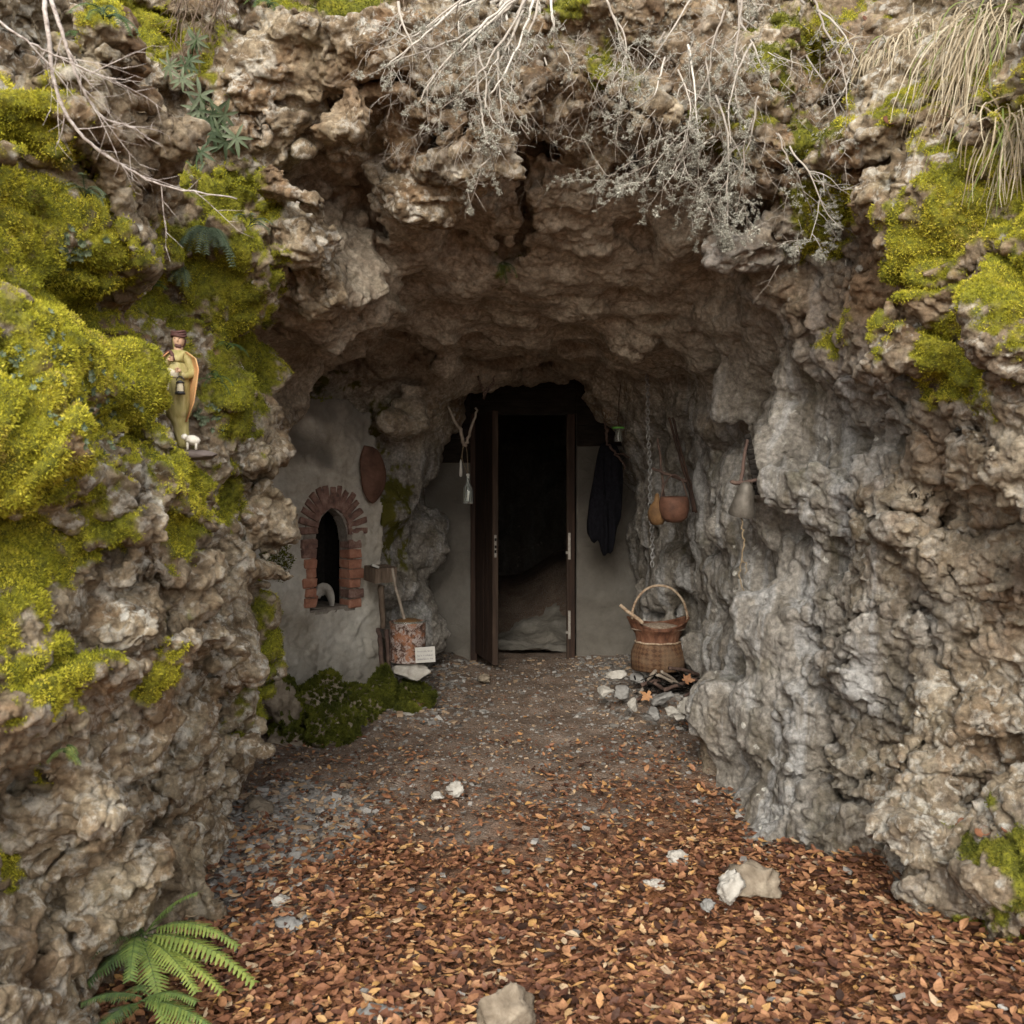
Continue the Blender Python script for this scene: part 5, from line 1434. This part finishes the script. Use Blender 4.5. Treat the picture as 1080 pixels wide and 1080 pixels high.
# cloak: sheet wrapped behind both shoulders, thick
def cloak(pts_l, sgn):
    vs_, fs = [], []; m = len(pts_l)
    for (px, py, w, dy) in pts_l:
        for k in range(7):
            t = k / 6; a = t * math.pi
            x = px + sgn * (w * math.sin(a * .5)); yy = dy + .028 * math.cos(a) 
            vs_.append(S2(x, py, yy))
    for i in range(m - 1):
        for k in range(6): fs.append((i * 7 + k, i * 7 + k + 1, (i + 1) * 7 + k + 1, (i + 1) * 7 + k))
    n = len(vs_)
    vs2 = vs_ + [p + Vector((-sgn * .004, .001, 0)) for p in vs_]
    f2 = fs + [tuple(i + n for i in q[::-1]) for q in fs]
    rim = [(i * 7, (i + 1) * 7) for i in range(m - 1)] + [(i * 7 + 6, (i + 1) * 7 + 6) for i in range(m - 1)] + [(k, k + 1) for k in range(6)] + [((m - 1) * 7 + k, (m - 1) * 7 + k + 1) for k in range(6)]
    f2 += [(a, b_, b_ + n, a + n) for a, b_ in rim]
    return vs2, f2
b = MB(); b.add(*cloak([(193, 371, 4, -.012), (196, 378, 11, -.02), (197, 390, 13, -.022), (196, 405, 12, -.018), (195, 425, 10, -.012), (194, 445, 3, -.006)], 1))
b.add(*cloak([(181, 371, 4, -.012), (178, 380, 12, -.02), (177, 392, 14, -.022), (178, 404, 12, -.018), (182, 422, 8, -.01)], -1)); b.build('cloak', 'cloak_paint', fg)
# bag of bread under the arm, lantern in front
b = MB(); b.rock(S2(181, 394, -.035), (.052, .035, .03), 8, .05, Matrix.Rotation(R(20), 3, 'Y'), 3, cut=.08); b.rock(S2(177, 406, -.03), (.034, .03, .05), 9, .05, Matrix.Rotation(R(10), 3, 'Y'), 3, cut=.08); b.build('bread_bag', 'bag_paint', fg)
ln_c = S2(190, 416, -.055)
b = MB(); b.lathe(ln_c, [(.001, 0), (.0155, 0), (.0155, .006), (.012, .009), (.001, .0095)], 14); b.lathe(ln_c + Vector((0, 0, .034)), [(.001, 0), (.012, 0), (.013, .003), (.006, .008), (.001, .009)], 14)
for sx_ in (-.0125, .0125): b.tube([ln_c + Vector((sx_, 0, .003)), ln_c + Vector((sx_ * .85, 0, .036))], .0012, 4)
b.tube([ln_c + Vector((math.cos(a) * .011, 0, .042 + math.sin(a) * .013)) for a in np.linspace(0, 3.14, 9)], .0016, 5); lan = b.build('lantern', 'black_paint', fg)
b = MB(); b.lathe(ln_c + Vector((0, 0, .0095)), [(.0115, 0), (.0085, .0245)], 12, cap=(False, False)); b.build('lantern_glass', 'lamp_paint', lan)
b = MB(); b.tube(smooth_path([S2(172, 384, -.012), S2(174, 374, -.02), S2(180, 371, -.03), S2(183, 380, -.036)], 4), .0055, 7); b.build('shoulder_strap', 'hair_paint', fg)
# lamb and plinth
b = MB(); p = S2(203, 464, -.035)
b.rock(p, (.048, .035, .030), 14, .10, Matrix.Rotation(R(8), 3, 'Y'), 3, cut=.03); b.rock(p + Vector((-.020, -.012, .009)), (.020, .018, .018), 15, .08, None, 3, cut=.03)
for dx in (-.013, .013): b.tube([p + Vector((dx, -.006, -.008)), p + Vector((dx, -.006, -.030))], .004, 6)
b.build('lamb', 'lamb_paint', fg)
b = MB(); b.rock(S2(203, 480, -.012), (.15, .10, .034), 16, .05, None, 4, cut=.08); b.build('plinth', 'base_paint', fg)
# ------------------------------------------------------------------ ferns and leafy plants
def frond(mb, base, d, L, W, droop, pairs=18, tone=.5, rr=random, thick=.0016, polypody=False):
    """one fern frond: rachis bending down with tapering toothed leaflets each side"""
    d = Vector(d).normalized(); side = d.cross(Vector((0, 0, 1))); side = side.normalized() if side.length > .1 else Vector((1, 0, 0))
    pts = []; p = Vector(base); v = d.copy()
    n = pairs + 4
    for i in range(n):
        pts.append(p.copy()); v = (v + Vector((0, 0, -1)) * droop / n).normalized(); p = p + v * L / n
    mb.tube(pts, [thick * (1.3 - i / n) for i in range(n)], 5, tone=.2)
    for i in range(3, n):
        t = (i - 3) / (n - 3); w = W * (math.sin(min(1, t * 1.15 + .22) * math.pi * .86) ** .8) * (1 - .15 * t) * rr.uniform(.88, 1.08)
        if t > .97: w *= .4
        a = pts[i]; tv = (pts[min(i + 1, n - 1)] - pts[i - 1]).normalized(); up = side.cross(tv)
        if up.z < 0: up = -up
        lw = L / n * (.90 if not polypody else .42)
        for sg in (-1, 1):
            dirn = (side * sg + tv * .45 - up * .15 * rr.uniform(.3, 1.5)).normalized()
            segs = 4 if not polypody else 3; vv = []; ff = []
            for k in range(segs + 1):
                s = k / segs; ww = lw * (1 - s ** 1.8) * (1 if k < segs else .05) + .0004
                c = a + dirn * w * s - up * w * .18 * s * s
                jag = lw * .12 * (1 if k % 2 else -1)
                vv += [c - tv * (ww * .5 + jag * .5), c + up * lw * .10, c + tv * (ww * .5 + jag * .5)]
            for k in range(segs):
                q = k * 3; ff += [(q, q + 1, q + 4, q + 3), (q + 1, q + 2, q + 5, q + 4)]
            mb.add(vv, ff, min(1, max(0, tone + rr.uniform(-.15, .15))))
def fern(name, label, base, specs, mat, polypody=False, group=None, cat='fern'):
    t = thing(name, label, cat, base, group)
    for (d, L, W, droop, tone) in specs:
        b = MB(); frond(b, base + Vector([random.gauss(0, .008) for _ in range(3)]), d, L, W, droop, 22 if not polypody else 13, tone, polypody=polypody)
        b.build('frond', mat, t)
    return t
def fdir(ax, az_, ay=-.35): return Vector((ax, ay, az_))
b0 = P(150, 985, 2.78); b0.z = max(b0.z, .02)
fern('shield_fern', 'larger yellow green fern spreading over leaves at the foot of the left rock', P(150, 985, 2.80),
     [(fdir(1, .28), .40, .060, .9, .8), (fdir(.9, .55, -.2), .30, .055, 1.2, .7), (fdir(1, -.05, -.5), .33, .055, .5, .9), (fdir(.55, -.15, -.8), .30, .055, .7, .75), (fdir(.2, .4, -.7), .22, .05, 1.3, .55),
      (fdir(-.3, .5, -.6), .20, .045, 1.2, .3), (fdir(-.55, .1, -.7), .22, .05, .9, .25), (fdir(.45, .8, -.1), .24, .045, 1.0, .5), (fdir(.8, .1, -.6), .27, .05, .8, .85), (fdir(-.1, 1, -.2), .2, .04, .9, .3)], 'fern_bright')
fern('shield_fern', 'smaller dark green fern in the bottom left corner below the larger fern', P(150, 1050, 2.6),
     [(fdir(1, .25, -.3), .24, .045, .8, .6), (fdir(.7, .6, -.3), .20, .04, 1.0, .5), (fdir(-.3, .3, -.6), .16, .045, .9, .2), (fdir(-.6, .5, -.4), .16, .04, .9, .25), (fdir(.9, -.1, -.4), .24, .045, .5, .7), (fdir(.2, .7, -.5), .15, .04, 1.0, .3)], 'fern_bright')
def wall_fern(label, px, py, n, L, W, mat='blue_green', spread=1.0, up=.2, tone=.55, name='polypody_fern', drop=1.8):
    L *= 1.3; W *= 1.25; p, nr = hit(px, py, .045); sp = []
    for k in range(n):
        a = (k / max(1, n - 1) - .5) * 2 * spread
        sp.append((nr * .8 + Vector((math.sin(a), -.15, up + .3 * math.cos(a) + random.uniform(-.15, .15))), L * random.uniform(.7, 1.1), W, drop * random.uniform(.8, 1.2), min(1, max(0, random.gauss(tone, .2)))))
    return fern(name, label, p, sp, mat, True, 'ferns on the left rock wall' if px < 400 else None)
wall_fern('grey green polypody fern with many drooping fronds in the middle of the left moss', 212, 240, 20, .15, .030, spread=1.5)
wall_fern('small fern tuft hanging just below and left of the big drooping polypody', 192, 290, 7, .11, .020, spread=.5, up=-.2)
wall_fern('short fern spray at the right tip of the big drooping polypody', 252, 240, 6, .09, .020, spread=1.0)
wall_fern('long leaved fern drooping at the top left edge among the twigs', 75, 42, 9, .13, .022, 'fern_green', 1.2)
wall_fern('dark fern hanging at the top left beside the birch twig stems', 105, 25, 7, .12, .020, 'fern_green', 1.0)
wall_fern('small grey fern on the yellow moss below the crossing birch twigs', 85, 212, 7, .09, .016, 'blue_green', 1.0)
wall_fern('narrow leaved fern right beside the shepherd figurine', 222, 402, 8, .08, .012, 'fern_green', 1.3)
wall_fern('thin fern above and right of the figurine head', 232, 372, 6, .08, .012, 'fern_green', 1.2)
wall_fern('small dark fern above the figurine in the rock crevice', 150, 315, 7, .07, .016, 'fern_green', 1.3)
wall_fern('bright green little fern in the crack low on the left rock', 52, 785, 5, .045, .013, 'fern_bright', 1.2, name='small_fern', tone=.7)
wall_fern('lone green fern sprig growing in the dark cleft above the arch', 528, 285, 5, .14, .02, 'fern_green', .4, up=-.3, name='small_fern')
wall_fern('green fern hanging over the top edge near the left roots', 288, 12, 7, .10, .022, 'fern_green', 1.1, name='small_fern')
def whorl_plant(label, px, py, whorls, size, mat='blue_green', name='hellebore_plant'):
    p, nr = hit(px, py, .07); t = thing(name, label, 'plant', p, 'fingered leaf plants on the left rock')
    st = MB(); lv = MB()
    for k in range(whorls):
        c = p + nr * random.uniform(.03, .10) + Vector((random.uniform(-.7, .7) * size * 1.6, 0, random.uniform(-.9, .6) * size * 1.8))
        st.tube(smooth_path([p, p.lerp(c, .5) + Vector((0, -.02, -.015)), c], 4), .0022, 5)
        ax = (nr + Vector((random.uniform(-.4, .4), -.3, random.uniform(-.1, .5)))).normalized(); u = ax.orthogonal().normalized(); w = ax.cross(u)
        m = random.randint(6, 8); tone = random.uniform(.25, .9)
        for j in range(m):
            a = 6.283 * j / m + random.uniform(-.2, .2); dd = (u * math.cos(a) + w * math.sin(a) + ax * .15 - Vector((0, 0, .25))).normalized(); s_ = ax.cross(dd); L = size * random.uniform(.75, 1.05)
            vv = []; ff = []
            for i in range(5):
                tt = i / 4; ww = L * .11 * math.sin(math.pi * min(.97, tt * .85 + .12)); q = c + dd * L * tt - ax * L * .30 * tt * tt
                vv += [q - s_ * ww, q - ax * ww * .3, q + s_ * ww]
            for i in range(4): q = i * 3; ff += [(q, q + 1, q + 4, q + 3), (q + 1, q + 2, q + 5, q + 4)]
            lv.add(vv, ff, tone)
    st.build('stems', 'fern_green', t); lv.build('leaves', mat, t); return t
whorl_plant('blue green hellebore with fingered leaves high in the left crevice', 215, 108, 11, .075)
whorl_plant('lower hellebore whose leaves droop beneath the highest one', 222, 150, 9, .070)
whorl_plant('small hellebore partly behind the hanging roots near the top', 210, 55, 6, .06, 'blue_green')
def rosette_plant(label, px, py, n, size, spread):
    p, nr = hit(px, py, .01); b = MB()
    for k in range(n):
        q, n2 = hit(px + random.gauss(0, spread), py + random.gauss(0, spread * .8), .012)
        if (q - p).length > .35: continue
        u = n2.orthogonal().normalized(); w = n2.cross(u)
        for j in range(7):
            a = 6.283 * j / 7 + k; dd = (u * math.cos(a) + w * math.sin(a) + n2 * .5).normalized(); s_ = n2.cross(dd).normalized(); L = size * random.uniform(.7, 1.1)
            b.add([q, q + dd * L * .5 - s_ * L * .28, q + dd * L, q + dd * L * .5 + s_ * L * .28], [(0, 1, 2, 3)], random.uniform(.3, 1))
    o = b.build('stonecrop', 'blue_green', loc=p); o['kind'] = 'stuff'; return o
rosette_plant('blue green stonecrop patch right below the figurine arm', 214, 438, 26, .016, 10)
rosette_plant('blue grey stonecrop clump on the yellow moss at the upper left', 72, 262, 22, .016, 12)
rosette_plant('stonecrop specks spread over the big left moss cushion', 85, 435, 60, .013, 34)
rosette_plant('stonecrop specks in the moss near the left edge', 40, 375, 30, .012, 22)

# ------------------------------------------------------------------ twigs, dead branches, roots
def grow(mb, lich, p, d, L, r, depth, droop=.15, wig=.25, rr=random, liche=0.0, split=(2, 4)):
    n = max(4, int(L / .035)); pts = [p.copy()]; v = d.normalized(); kids = []
    for i in range(n):
        v = (v + Vector([rr.gauss(0, wig) for _ in range(3)]) * .35 + Vector((0, 0, -droop)) * .25).normalized()
        p = p + v * L / n; pts.append(p.copy())
        if depth > 0 and rr.random() < split[1] / n: kids.append((p.copy(), v.copy(), 1 - i / n))
        if lich is not None and rr.random() < liche: [tufty(lich, p + Vector([rr.gauss(0, .006) for _ in range(3)]), rr.uniform(.003, .011), rr) for _q in range(2)]
    mb.tube(pts, [r * (1 - .75 * i / n) for i in range(n + 1)], 5 if r < .004 else 7, tone=min(1, max(0, rr.gauss(.7, .18))), cap=False)
    for (q, w, t) in kids:
        s_ = Vector([rr.gauss(0, 1) for _ in range(3)]); s_ = (s_ - w * s_.dot(w)).normalized()
        grow(mb, lich, q, w * .75 + s_ * .75, L * rr.uniform(.35, .65) * (.5 + .5 * t), r * .55, depth - 1, droop, wig, rr, liche, split)
def tufty(mb, p, s, rr):
    for k in range(14):
        d = Vector([rr.gauss(0, 1) for _ in range(3)]).normalized(); e = d.orthogonal().normalized() * s * .22
        q = p + d * s * .3
        mb.add([q - e, q + e, q + d * s + e.cross(d) * .6], [(0, 1, 2)], rr.uniform(.2, 1))
def dead_bush(name, label, starts, cat='branches', mat='bark', liche=.25, seed=1, group=None):
    rr = random.Random(seed); b, l = MB(), MB()
    base = starts[0][0]; t = thing(name, label, cat, base, group)
    for (p, d, L, r, dep, dr) in starts: grow(b, l, Vector(p), Vector(d), L, r, dep, dr, .3, rr, liche)
    b.build('branches', mat, t)
    if l.v: l.build('lichen', 'lichen', t, smooth=False)
    return t
def twig_path(mb, pts, y, r0, r1, dys=None):
    q = [P(a, b_, y + (dys[i] if dys else 0)) for i, (a, b_) in enumerate(pts)]; q = smooth_path(q, 6); m = len(q)
    q = [p + Vector([random.gauss(0, .0012) for _ in range(3)]) for p in q]
    mb.tube(q, [r0 + (r1 - r0) * i / (m - 1) for i in range(m)], 7)
    return q
bt_ = thing('birch_twig', 'white barked birch twig reaching down from the top left over the moss', 'twig', P(48, -10, 2.5))
b = MB()
q1 = twig_path(b, [(44, -20), (50, 30), (56, 80), (72, 125), (100, 155), (135, 178), (180, 198), (250, 209)], 2.45, .0062, .0018, [0, 0, .02, .04, .08, .14, .2, .3])
q2 = twig_path(b, [(47, -20), (62, 25), (72, 55), (88, 95), (108, 123), (140, 135), (158, 148)], 2.4, .0056, .0015, [0, 0, .02, .05, .1, .15, .2])
q3 = twig_path(b, [(-10, 15), (20, 38), (45, 52), (85, 72), (120, 85), (148, 104)], 2.3, .0032, .0009, [0, .02, .05, .1, .15, .2])
rr = random.Random(9)
for q in (q1, q2, q3):
    for i in range(8, len(q) - 2, 3):
        d = (q[i + 1] - q[i]).normalized(); s_ = Vector((rr.gauss(0, .6), rr.gauss(0, .3), rr.gauss(-.1, .6)))
        grow(b, None, q[i], d + s_ * .8, rr.uniform(.07, .20), .0016, 1, .0, .2, rr)
b.build('branches', 'birch_bark', bt_)
# starts on the top face
def st(px, py, ax, az_, L, r, dep=2, dr=.5, off=.07, ay=-.5):
    p, n_ = hit(px, max(py, 2), off)
    if py < 2: p = P(px, py, p.y)
    return (p, (ax, ay, az_), L, r, dep, dr)
dead_bush('dead_branch', 'bundle of straight grey dead branches fanning down at the top centre', [st(545, -8, -.55, -.9, .55, .013, 2, .2), st(550, -8, -.75, -.8, .50, .011, 2, .15), st(556, -8, -.3, -1, .5, .011, 2, .3), st(540, -8, -1, -.55, .55, .010, 2, .1), st(565, -8, .1, -1, .4, .010, 2, .4), st(548, -5, -.5, -1.0, .6, .010, 3, .3), st(530, -8, -.2, -1, .5, .008, 2, .3), st(500, 60, .1, -.7, .35, .006, 2, .4), st(520, 70, -.1, -.8, .35, .006, 2, .4)], seed=4, liche=.2)
dead_bush('dead_branch', 'curving lichened branch hanging right of the fanned bundle above the dark ledge', [st(700, 20, -.5, -.7, .5, .005, 3, .4), st(720, 90, .3, -.8, .4, .004, 3, .5), st(650, 10, .4, -.8, .4, .004, 2, .5), st(735, 130, -.9, -.2, .35, .004, 3, .5), st(760, 140, -.6, -.6, .35, .004, 3, .4), st(640,130,.4,-.3,.25,.003,2,.3)], seed=6, liche=.2)
dead_bush('lichen_shrub', 'dense pale lichen covered shrub hanging over the upper right lip', [st(780, -5, -.1, -1, .6, .009, 3, .3), st(790, 10, -.6, -.7, .5, .006, 3, .3), st(760, 30, -.3, -.9, .5, .005, 3, .4), st(735, 60, .2, -.9, .45, .005, 3, .5), st(800, 60, -.5, -.8, .5, .005, 3, .5), st(770, 100, .1, -1, .45, .005, 3, .5), st(720, 160, .5, -.6, .35, .004, 3, .5), st(800, 130, -.4, -.8, .4, .004, 3, .5), st(740, 20, -.8, -.4, .5, .005, 3, .3)], seed=8, cat='shrub', liche=.34)
dead_bush('dead_branch', 'bare thin branch arching down between the shrub and the dry grass', [st(850, -8, .35, -1, .55, .006, 2, .2), st(845, 30, .6, -.8, .5, .005, 2, .2), st(880, 100, -.1, -1, .35, .004, 3, .4), st(880, 190, -.2, -.6, .25, .003, 3, .3), st(830, 150, .2, -.9, .4, .004, 2, .3), st(860, 240, -.3, -.5, .22, .003, 2, .3)], seed=11, liche=.25)
dead_bush('dead_branch', 'single long straight twig crossing the top just left of the fanned bundle', [(P(492, -6, 3.5), (-.9, .1, -.62), .34, .004, 1, .05), (P(420, 2, 3.55), (.1, 0, -1), .2, .006, 2, .3)], seed=13, liche=.05)
def arch_twigs(name, label, paths, r0, seed, lich=.35, cat='branches', side=.16):
    rr = random.Random(seed); b, l = MB(), MB(); t = None
    for pts in paths:
        q = []
        for i, (a, c_) in enumerate(pts):
            h_, n_ = hit(a, max(c_, 3), 0); q.append(P(a, c_, min(h_.y, 4.0) - rr.uniform(.07, .20)))
        if t is None: t = thing(name, label, cat, q[0])
        q = smooth_path(q, 6); m = len(q); q = [p + Vector([rr.gauss(0, .0025) for _ in range(3)]) for p in q]
        b.tube(q, [r0 * rr.uniform(.8, 1.1) * (1 - .75 * i / m) for i in range(m)], 7, tone=min(1, rr.uniform(.45, .95)))
        for i in range(5, m - 1, 3):
            dd = (q[i + 1] - q[i]).normalized() if i + 1 < m else Vector((0, 0, -1))
            grow(b, l, q[i], dd * .7 + Vector((rr.gauss(0, .6), rr.gauss(-.1, .25), rr.gauss(-.2, .5))), side * rr.uniform(.4, 1.2), r0 * .32, 1, .25, .35, rr, lich)
        for i in range(4, m):
            for _k in range(2):
                if rr.random() < lich: tufty(l, q[i] + Vector([rr.gauss(0, .006) for _ in range(3)]), rr.uniform(.004, .012), rr)
    b.build('branches', 'bark', t); l.build('lichen', 'lichen', t, smooth=False)
arch_twigs('dead_branch', 'fan of bold pale branches splaying down left from the top centre edge', [[(560, -14), (520, 20), (480, 60), (445, 100)], [(556, -14), (505, 30), (462, 75), (440, 112)], [(562, -14), (535, 35), (500, 85), (462, 118)], [(558, -14), (530, 15), (470, 45), (408, 68)], [(566, -14), (550, 40), (525, 90), (497, 118)], [(570, -14), (560, 30), (543, 70), (538, 105)], [(550, -14), (490, 5), (440, 35), (415, 42)], [(500, 60), (507, 110), (512, 145), (520, 162), (506, 178), (492, 203)], [(552, 10), (530, 60), (512, 100), (520, 128)], [(580, -14), (583, 20), (590, 45), (605, 70)], [(500, -10), (450, 35), (408, 68)]], .0062, 21, .42)
arch_twigs('lichen_shrub', 'looping lichened twigs dangling over the dark ledge at the upper right', [[(745, 128), (722, 148), (695, 165), (662, 172), (640, 185), (615, 145)], [(760, 140), (715, 170), (680, 190), (650, 192), (622, 190)], [(770, 150), (740, 185), (705, 200), (680, 198)], [(700, 60), (690, 100), (660, 120), (630, 135)], [(745, 60), (750, 110), (765, 160), (740, 200), (725, 225)], [(800, 100), (790, 150), (775, 190), (760, 235)], [(820, 140), (835, 175), (850, 205), (862, 240)], [(640, 0), (655, 40), (670, 80), (660, 110)], [(735, -10), (700, 45), (680, 75), (650, 92)]], .0040, 22, .5, 'shrub')
arch_twigs('dead_branch', 'straight pale forked stem standing out at the top between shrub and grass', [[(784, -14), (778, 40), (771, 78), (765, 95)], [(780, 20), (800, 60), (815, 95)], [(852, -14), (870, 30), (888, 70), (895, 115)], [(845, 0), (880, 25), (905, 65)]], .0058, 23, .3)
for k, (px, py, L, lb_) in enumerate(((205, -5, .42, 'thick tangled root curtain hanging at the top left crevice'), (232, 5, .35, 'right hand thin root curtain beside the thick one at the top left'), (425, -8, .22, 'short frayed root bundle left of the fanned dead branches'))):
    rr = random.Random(40 + k); b = MB(); p, n_ = hit(px, max(py, 4), .03)
    for j in range(12 if k < 2 else 8):
        s0 = p + Vector((rr.uniform(-.06, .06), rr.uniform(-.05, .02), .05 + rr.uniform(0, .05)))
        grow(b, None, s0, Vector((rr.uniform(-.2, .2), rr.uniform(-.2, 0), -1)), L * rr.uniform(.5, 1.1), rr.uniform(.0012, .0035), 1, .35, .35, rr)
    tag(b.build('hanging_roots', 'root_bark', loc=p), lb_, 'roots', 'roots hanging from the cliff top')
# many hair roots over the cliff lip
rr = random.Random(77); b = MB()
for j in range(330):
    px, py = rr.uniform(400, 900), rr.triangular(0, 290, 40)
    if px < 560: py = min(py, 150)
    if 560 < px < 740: py = min(py, 190)
    p, n_ = hit(px, py, .012)
    if p.y > 4.6: continue
    grow(b, None, p, Vector((rr.uniform(-.8, .8), -.3, -rr.uniform(.1, 1))), rr.uniform(.06, .22), rr.uniform(.0008, .0018), 1, .2, .45, rr)
o = b.build('fine_rootlets', 'bark', loc=(0, 3.6, 3)); o['kind'] = 'stuff'
b = MB()
for j in range(900):
    px, py = rr.gauss(720, 95), abs(rr.gauss(90, 80))
    if px < 430 or px > 930 or (px < 740 and py > 165 and px > 560) or py > 260: continue
    p, n_ = hit(px, py, .006)
    if p.y > 4.5: continue
    tufty(b, p, rr.uniform(.003, .010), rr)
o = b.build('rock_lichen', 'lichen', loc=(0, 3.6, 3), smooth=False); o['kind'] = 'stuff'

# ------------------------------------------------------------------ dry grass tussocks
def blades(mb, c, n, L, dirx, fall, spread, rr, w=.0022, green=.08, tone=None):
    for k in range(n):
        p = c + Vector((rr.gauss(0, spread), rr.gauss(0, spread * .6), rr.gauss(0, spread * .5)))
        v = Vector((dirx + rr.gauss(0, .22), -.55 + rr.gauss(0, .25), .0 + rr.gauss(0, .35))).normalized(); l = L * rr.uniform(.5, 1.1); m = 9; vv = []; t_ = 1.0 if rr.random() < green else rr.uniform(.1, .88)
        sd = Vector((rr.uniform(-1, 1), rr.uniform(-.5, .5), rr.uniform(-.4, .4))).normalized()
        f_ = fall * rr.uniform(.8, 1.2)
        for i in range(m):
            ww = w * (1 - (i / m) ** 2) + .0003
            vv += [p - sd * ww, p + sd * ww]; v = (v + Vector((dirx * .06 + rr.gauss(0, .16), .06 + rr.gauss(0, .08), -f_ / m * 3.4))).normalized(); p = p + v * l / m
        mb.add(vv, [(2 * i, 2 * i + 1, 2 * i + 3, 2 * i + 2) for i in range(m - 1)], t_)
for k, (px, py, n, L, dx, lb_) in enumerate(((968, 45, 200, .30, -.12, 'drooping pale dry grass tussock hanging left of the bright moss on the right'), (1050, 30, 330, .50, -.50, 'largest bleached grass tussock falling leftwards in the upper right corner'), (1075, 130, 110, .36, -.25, 'thin straw coloured tussock at the right edge beside the moss'), (930, 60, 60, .18, -.5, 'sparse short grass tuft on the bare soil of the upper right'))):
    rr = random.Random(60 + k); p, n_ = hit(min(px, 1079), py, .01); b = MB()
    blades(b, p, n, L, dx, 1.0, .045 + .02 * (k == 1), rr)
    tag(b.build('dry_grass_tussock', 'dry_grass', loc=p), lb_, 'grass tuft', 'dry grass tussocks at the upper right')
# loose leaves caught on the right bank
rr = random.Random(91)
for k, (px, py, s_, lb_) in enumerate(((915, 22, .03, 'brown leaf lying on bare soil near the top right'), (938, 130, .035, 'orange brown leaf hanging at the left edge of the dry grass'), (1050, 110, .035, 'brown leaf caught in the large dry grass tussock'), (1040, 75, .025, 'dark red leaf stuck high in the large tussock'), (1012, 870, .03, 'dry brown leaf lying on the mossy rock at the lower right'), (1035, 878, .035, 'reddish leaf curled on top of the mossy rock at the lower right'), (1060, 872, .03, 'brown leaf at the right edge above the lower mossy rock'), (195, 522, .014, 'tiny orange leaf caught in the moss below the figurine'))):
    p, n_ = hit(px, py, .02)
    single_leaf(px, py, p.y, s_ * .75, 0, lb_, rr.uniform(.2, .45))
# moss over stones and plaster foot
def surf_moss(regions, n_per, name, mat, bias, objs):
    vs_, nn_ = [], []
    for o in objs:
        m_ = o.data; co = np.empty(len(m_.vertices) * 3, np.float32); m_.vertices.foreach_get('co', co); co = co.reshape(-1, 3); no = np.empty_like(co).ravel(); m_.vertices.foreach_get('normal', no)
        mw = np.array(o.matrix_world); vs_.append(co @ mw[:3, :3].T + mw[:3, 3]); nn_.append(no.reshape(-1, 3) @ mw[:3, :3].T)
    v = np.concatenate(vs_); nr = np.concatenate(nn_)
    px = 540 + v[:, 0] / v[:, 1] * F; py = HZ - (v[:, 2] - EYE) / v[:, 1] * F
    m = np.zeros(len(v))
    for (a, b_, rx, ry, s_) in regions: m = np.maximum(m, s_ * (1.2 - np.sqrt(((px - a) / rx) ** 2 + ((py - b_) / ry) ** 2)))
    f_ = m + noise(v, .09, 1, .3) * .3
    sel = np.nonzero((m > .08) & (f_ > .12) & (nr[:, 1] < .3))[0]
    if len(sel) == 0: return
    k = max(1, int(n_per / len(sel)))
    t = tufts(v[sel] + RNG.normal(0, .006, (len(sel), 3)), nr[sel], k, .010, .026, bias)
    stuff(name, t[0], t[1], mat, t[2])
bpy.context.view_layer.update()
stones_ = [o for o in bpy.data.objects if o.name.startswith('stone') and o.type == 'MESH' and 'label' in o and ('mossy' in o['label'] or 'boulder' in o['label'] or 'large rough' in o['label'])]
surf_moss([(330, 740, 62, 40, 1.2), (375, 750, 40, 36, 1.2), (298, 725, 30, 44, 1), (400, 722, 18, 30, .9), (435, 735, 22, 16, 1)], 240000, 'green_moss', 'green_moss', .5, stones_)
surf_moss([(291, 592, 16, 20, 1.0), (284, 690, 12, 40, .9), (350, 735, 60, 12, .8), (330, 418, 20, 5, .5)], 9000, 'dry_moss', 'green_moss', .75, [o for o in pwall.children if o.name.startswith('plaster_face')])
print('all', round(time.time() - T0, 1))
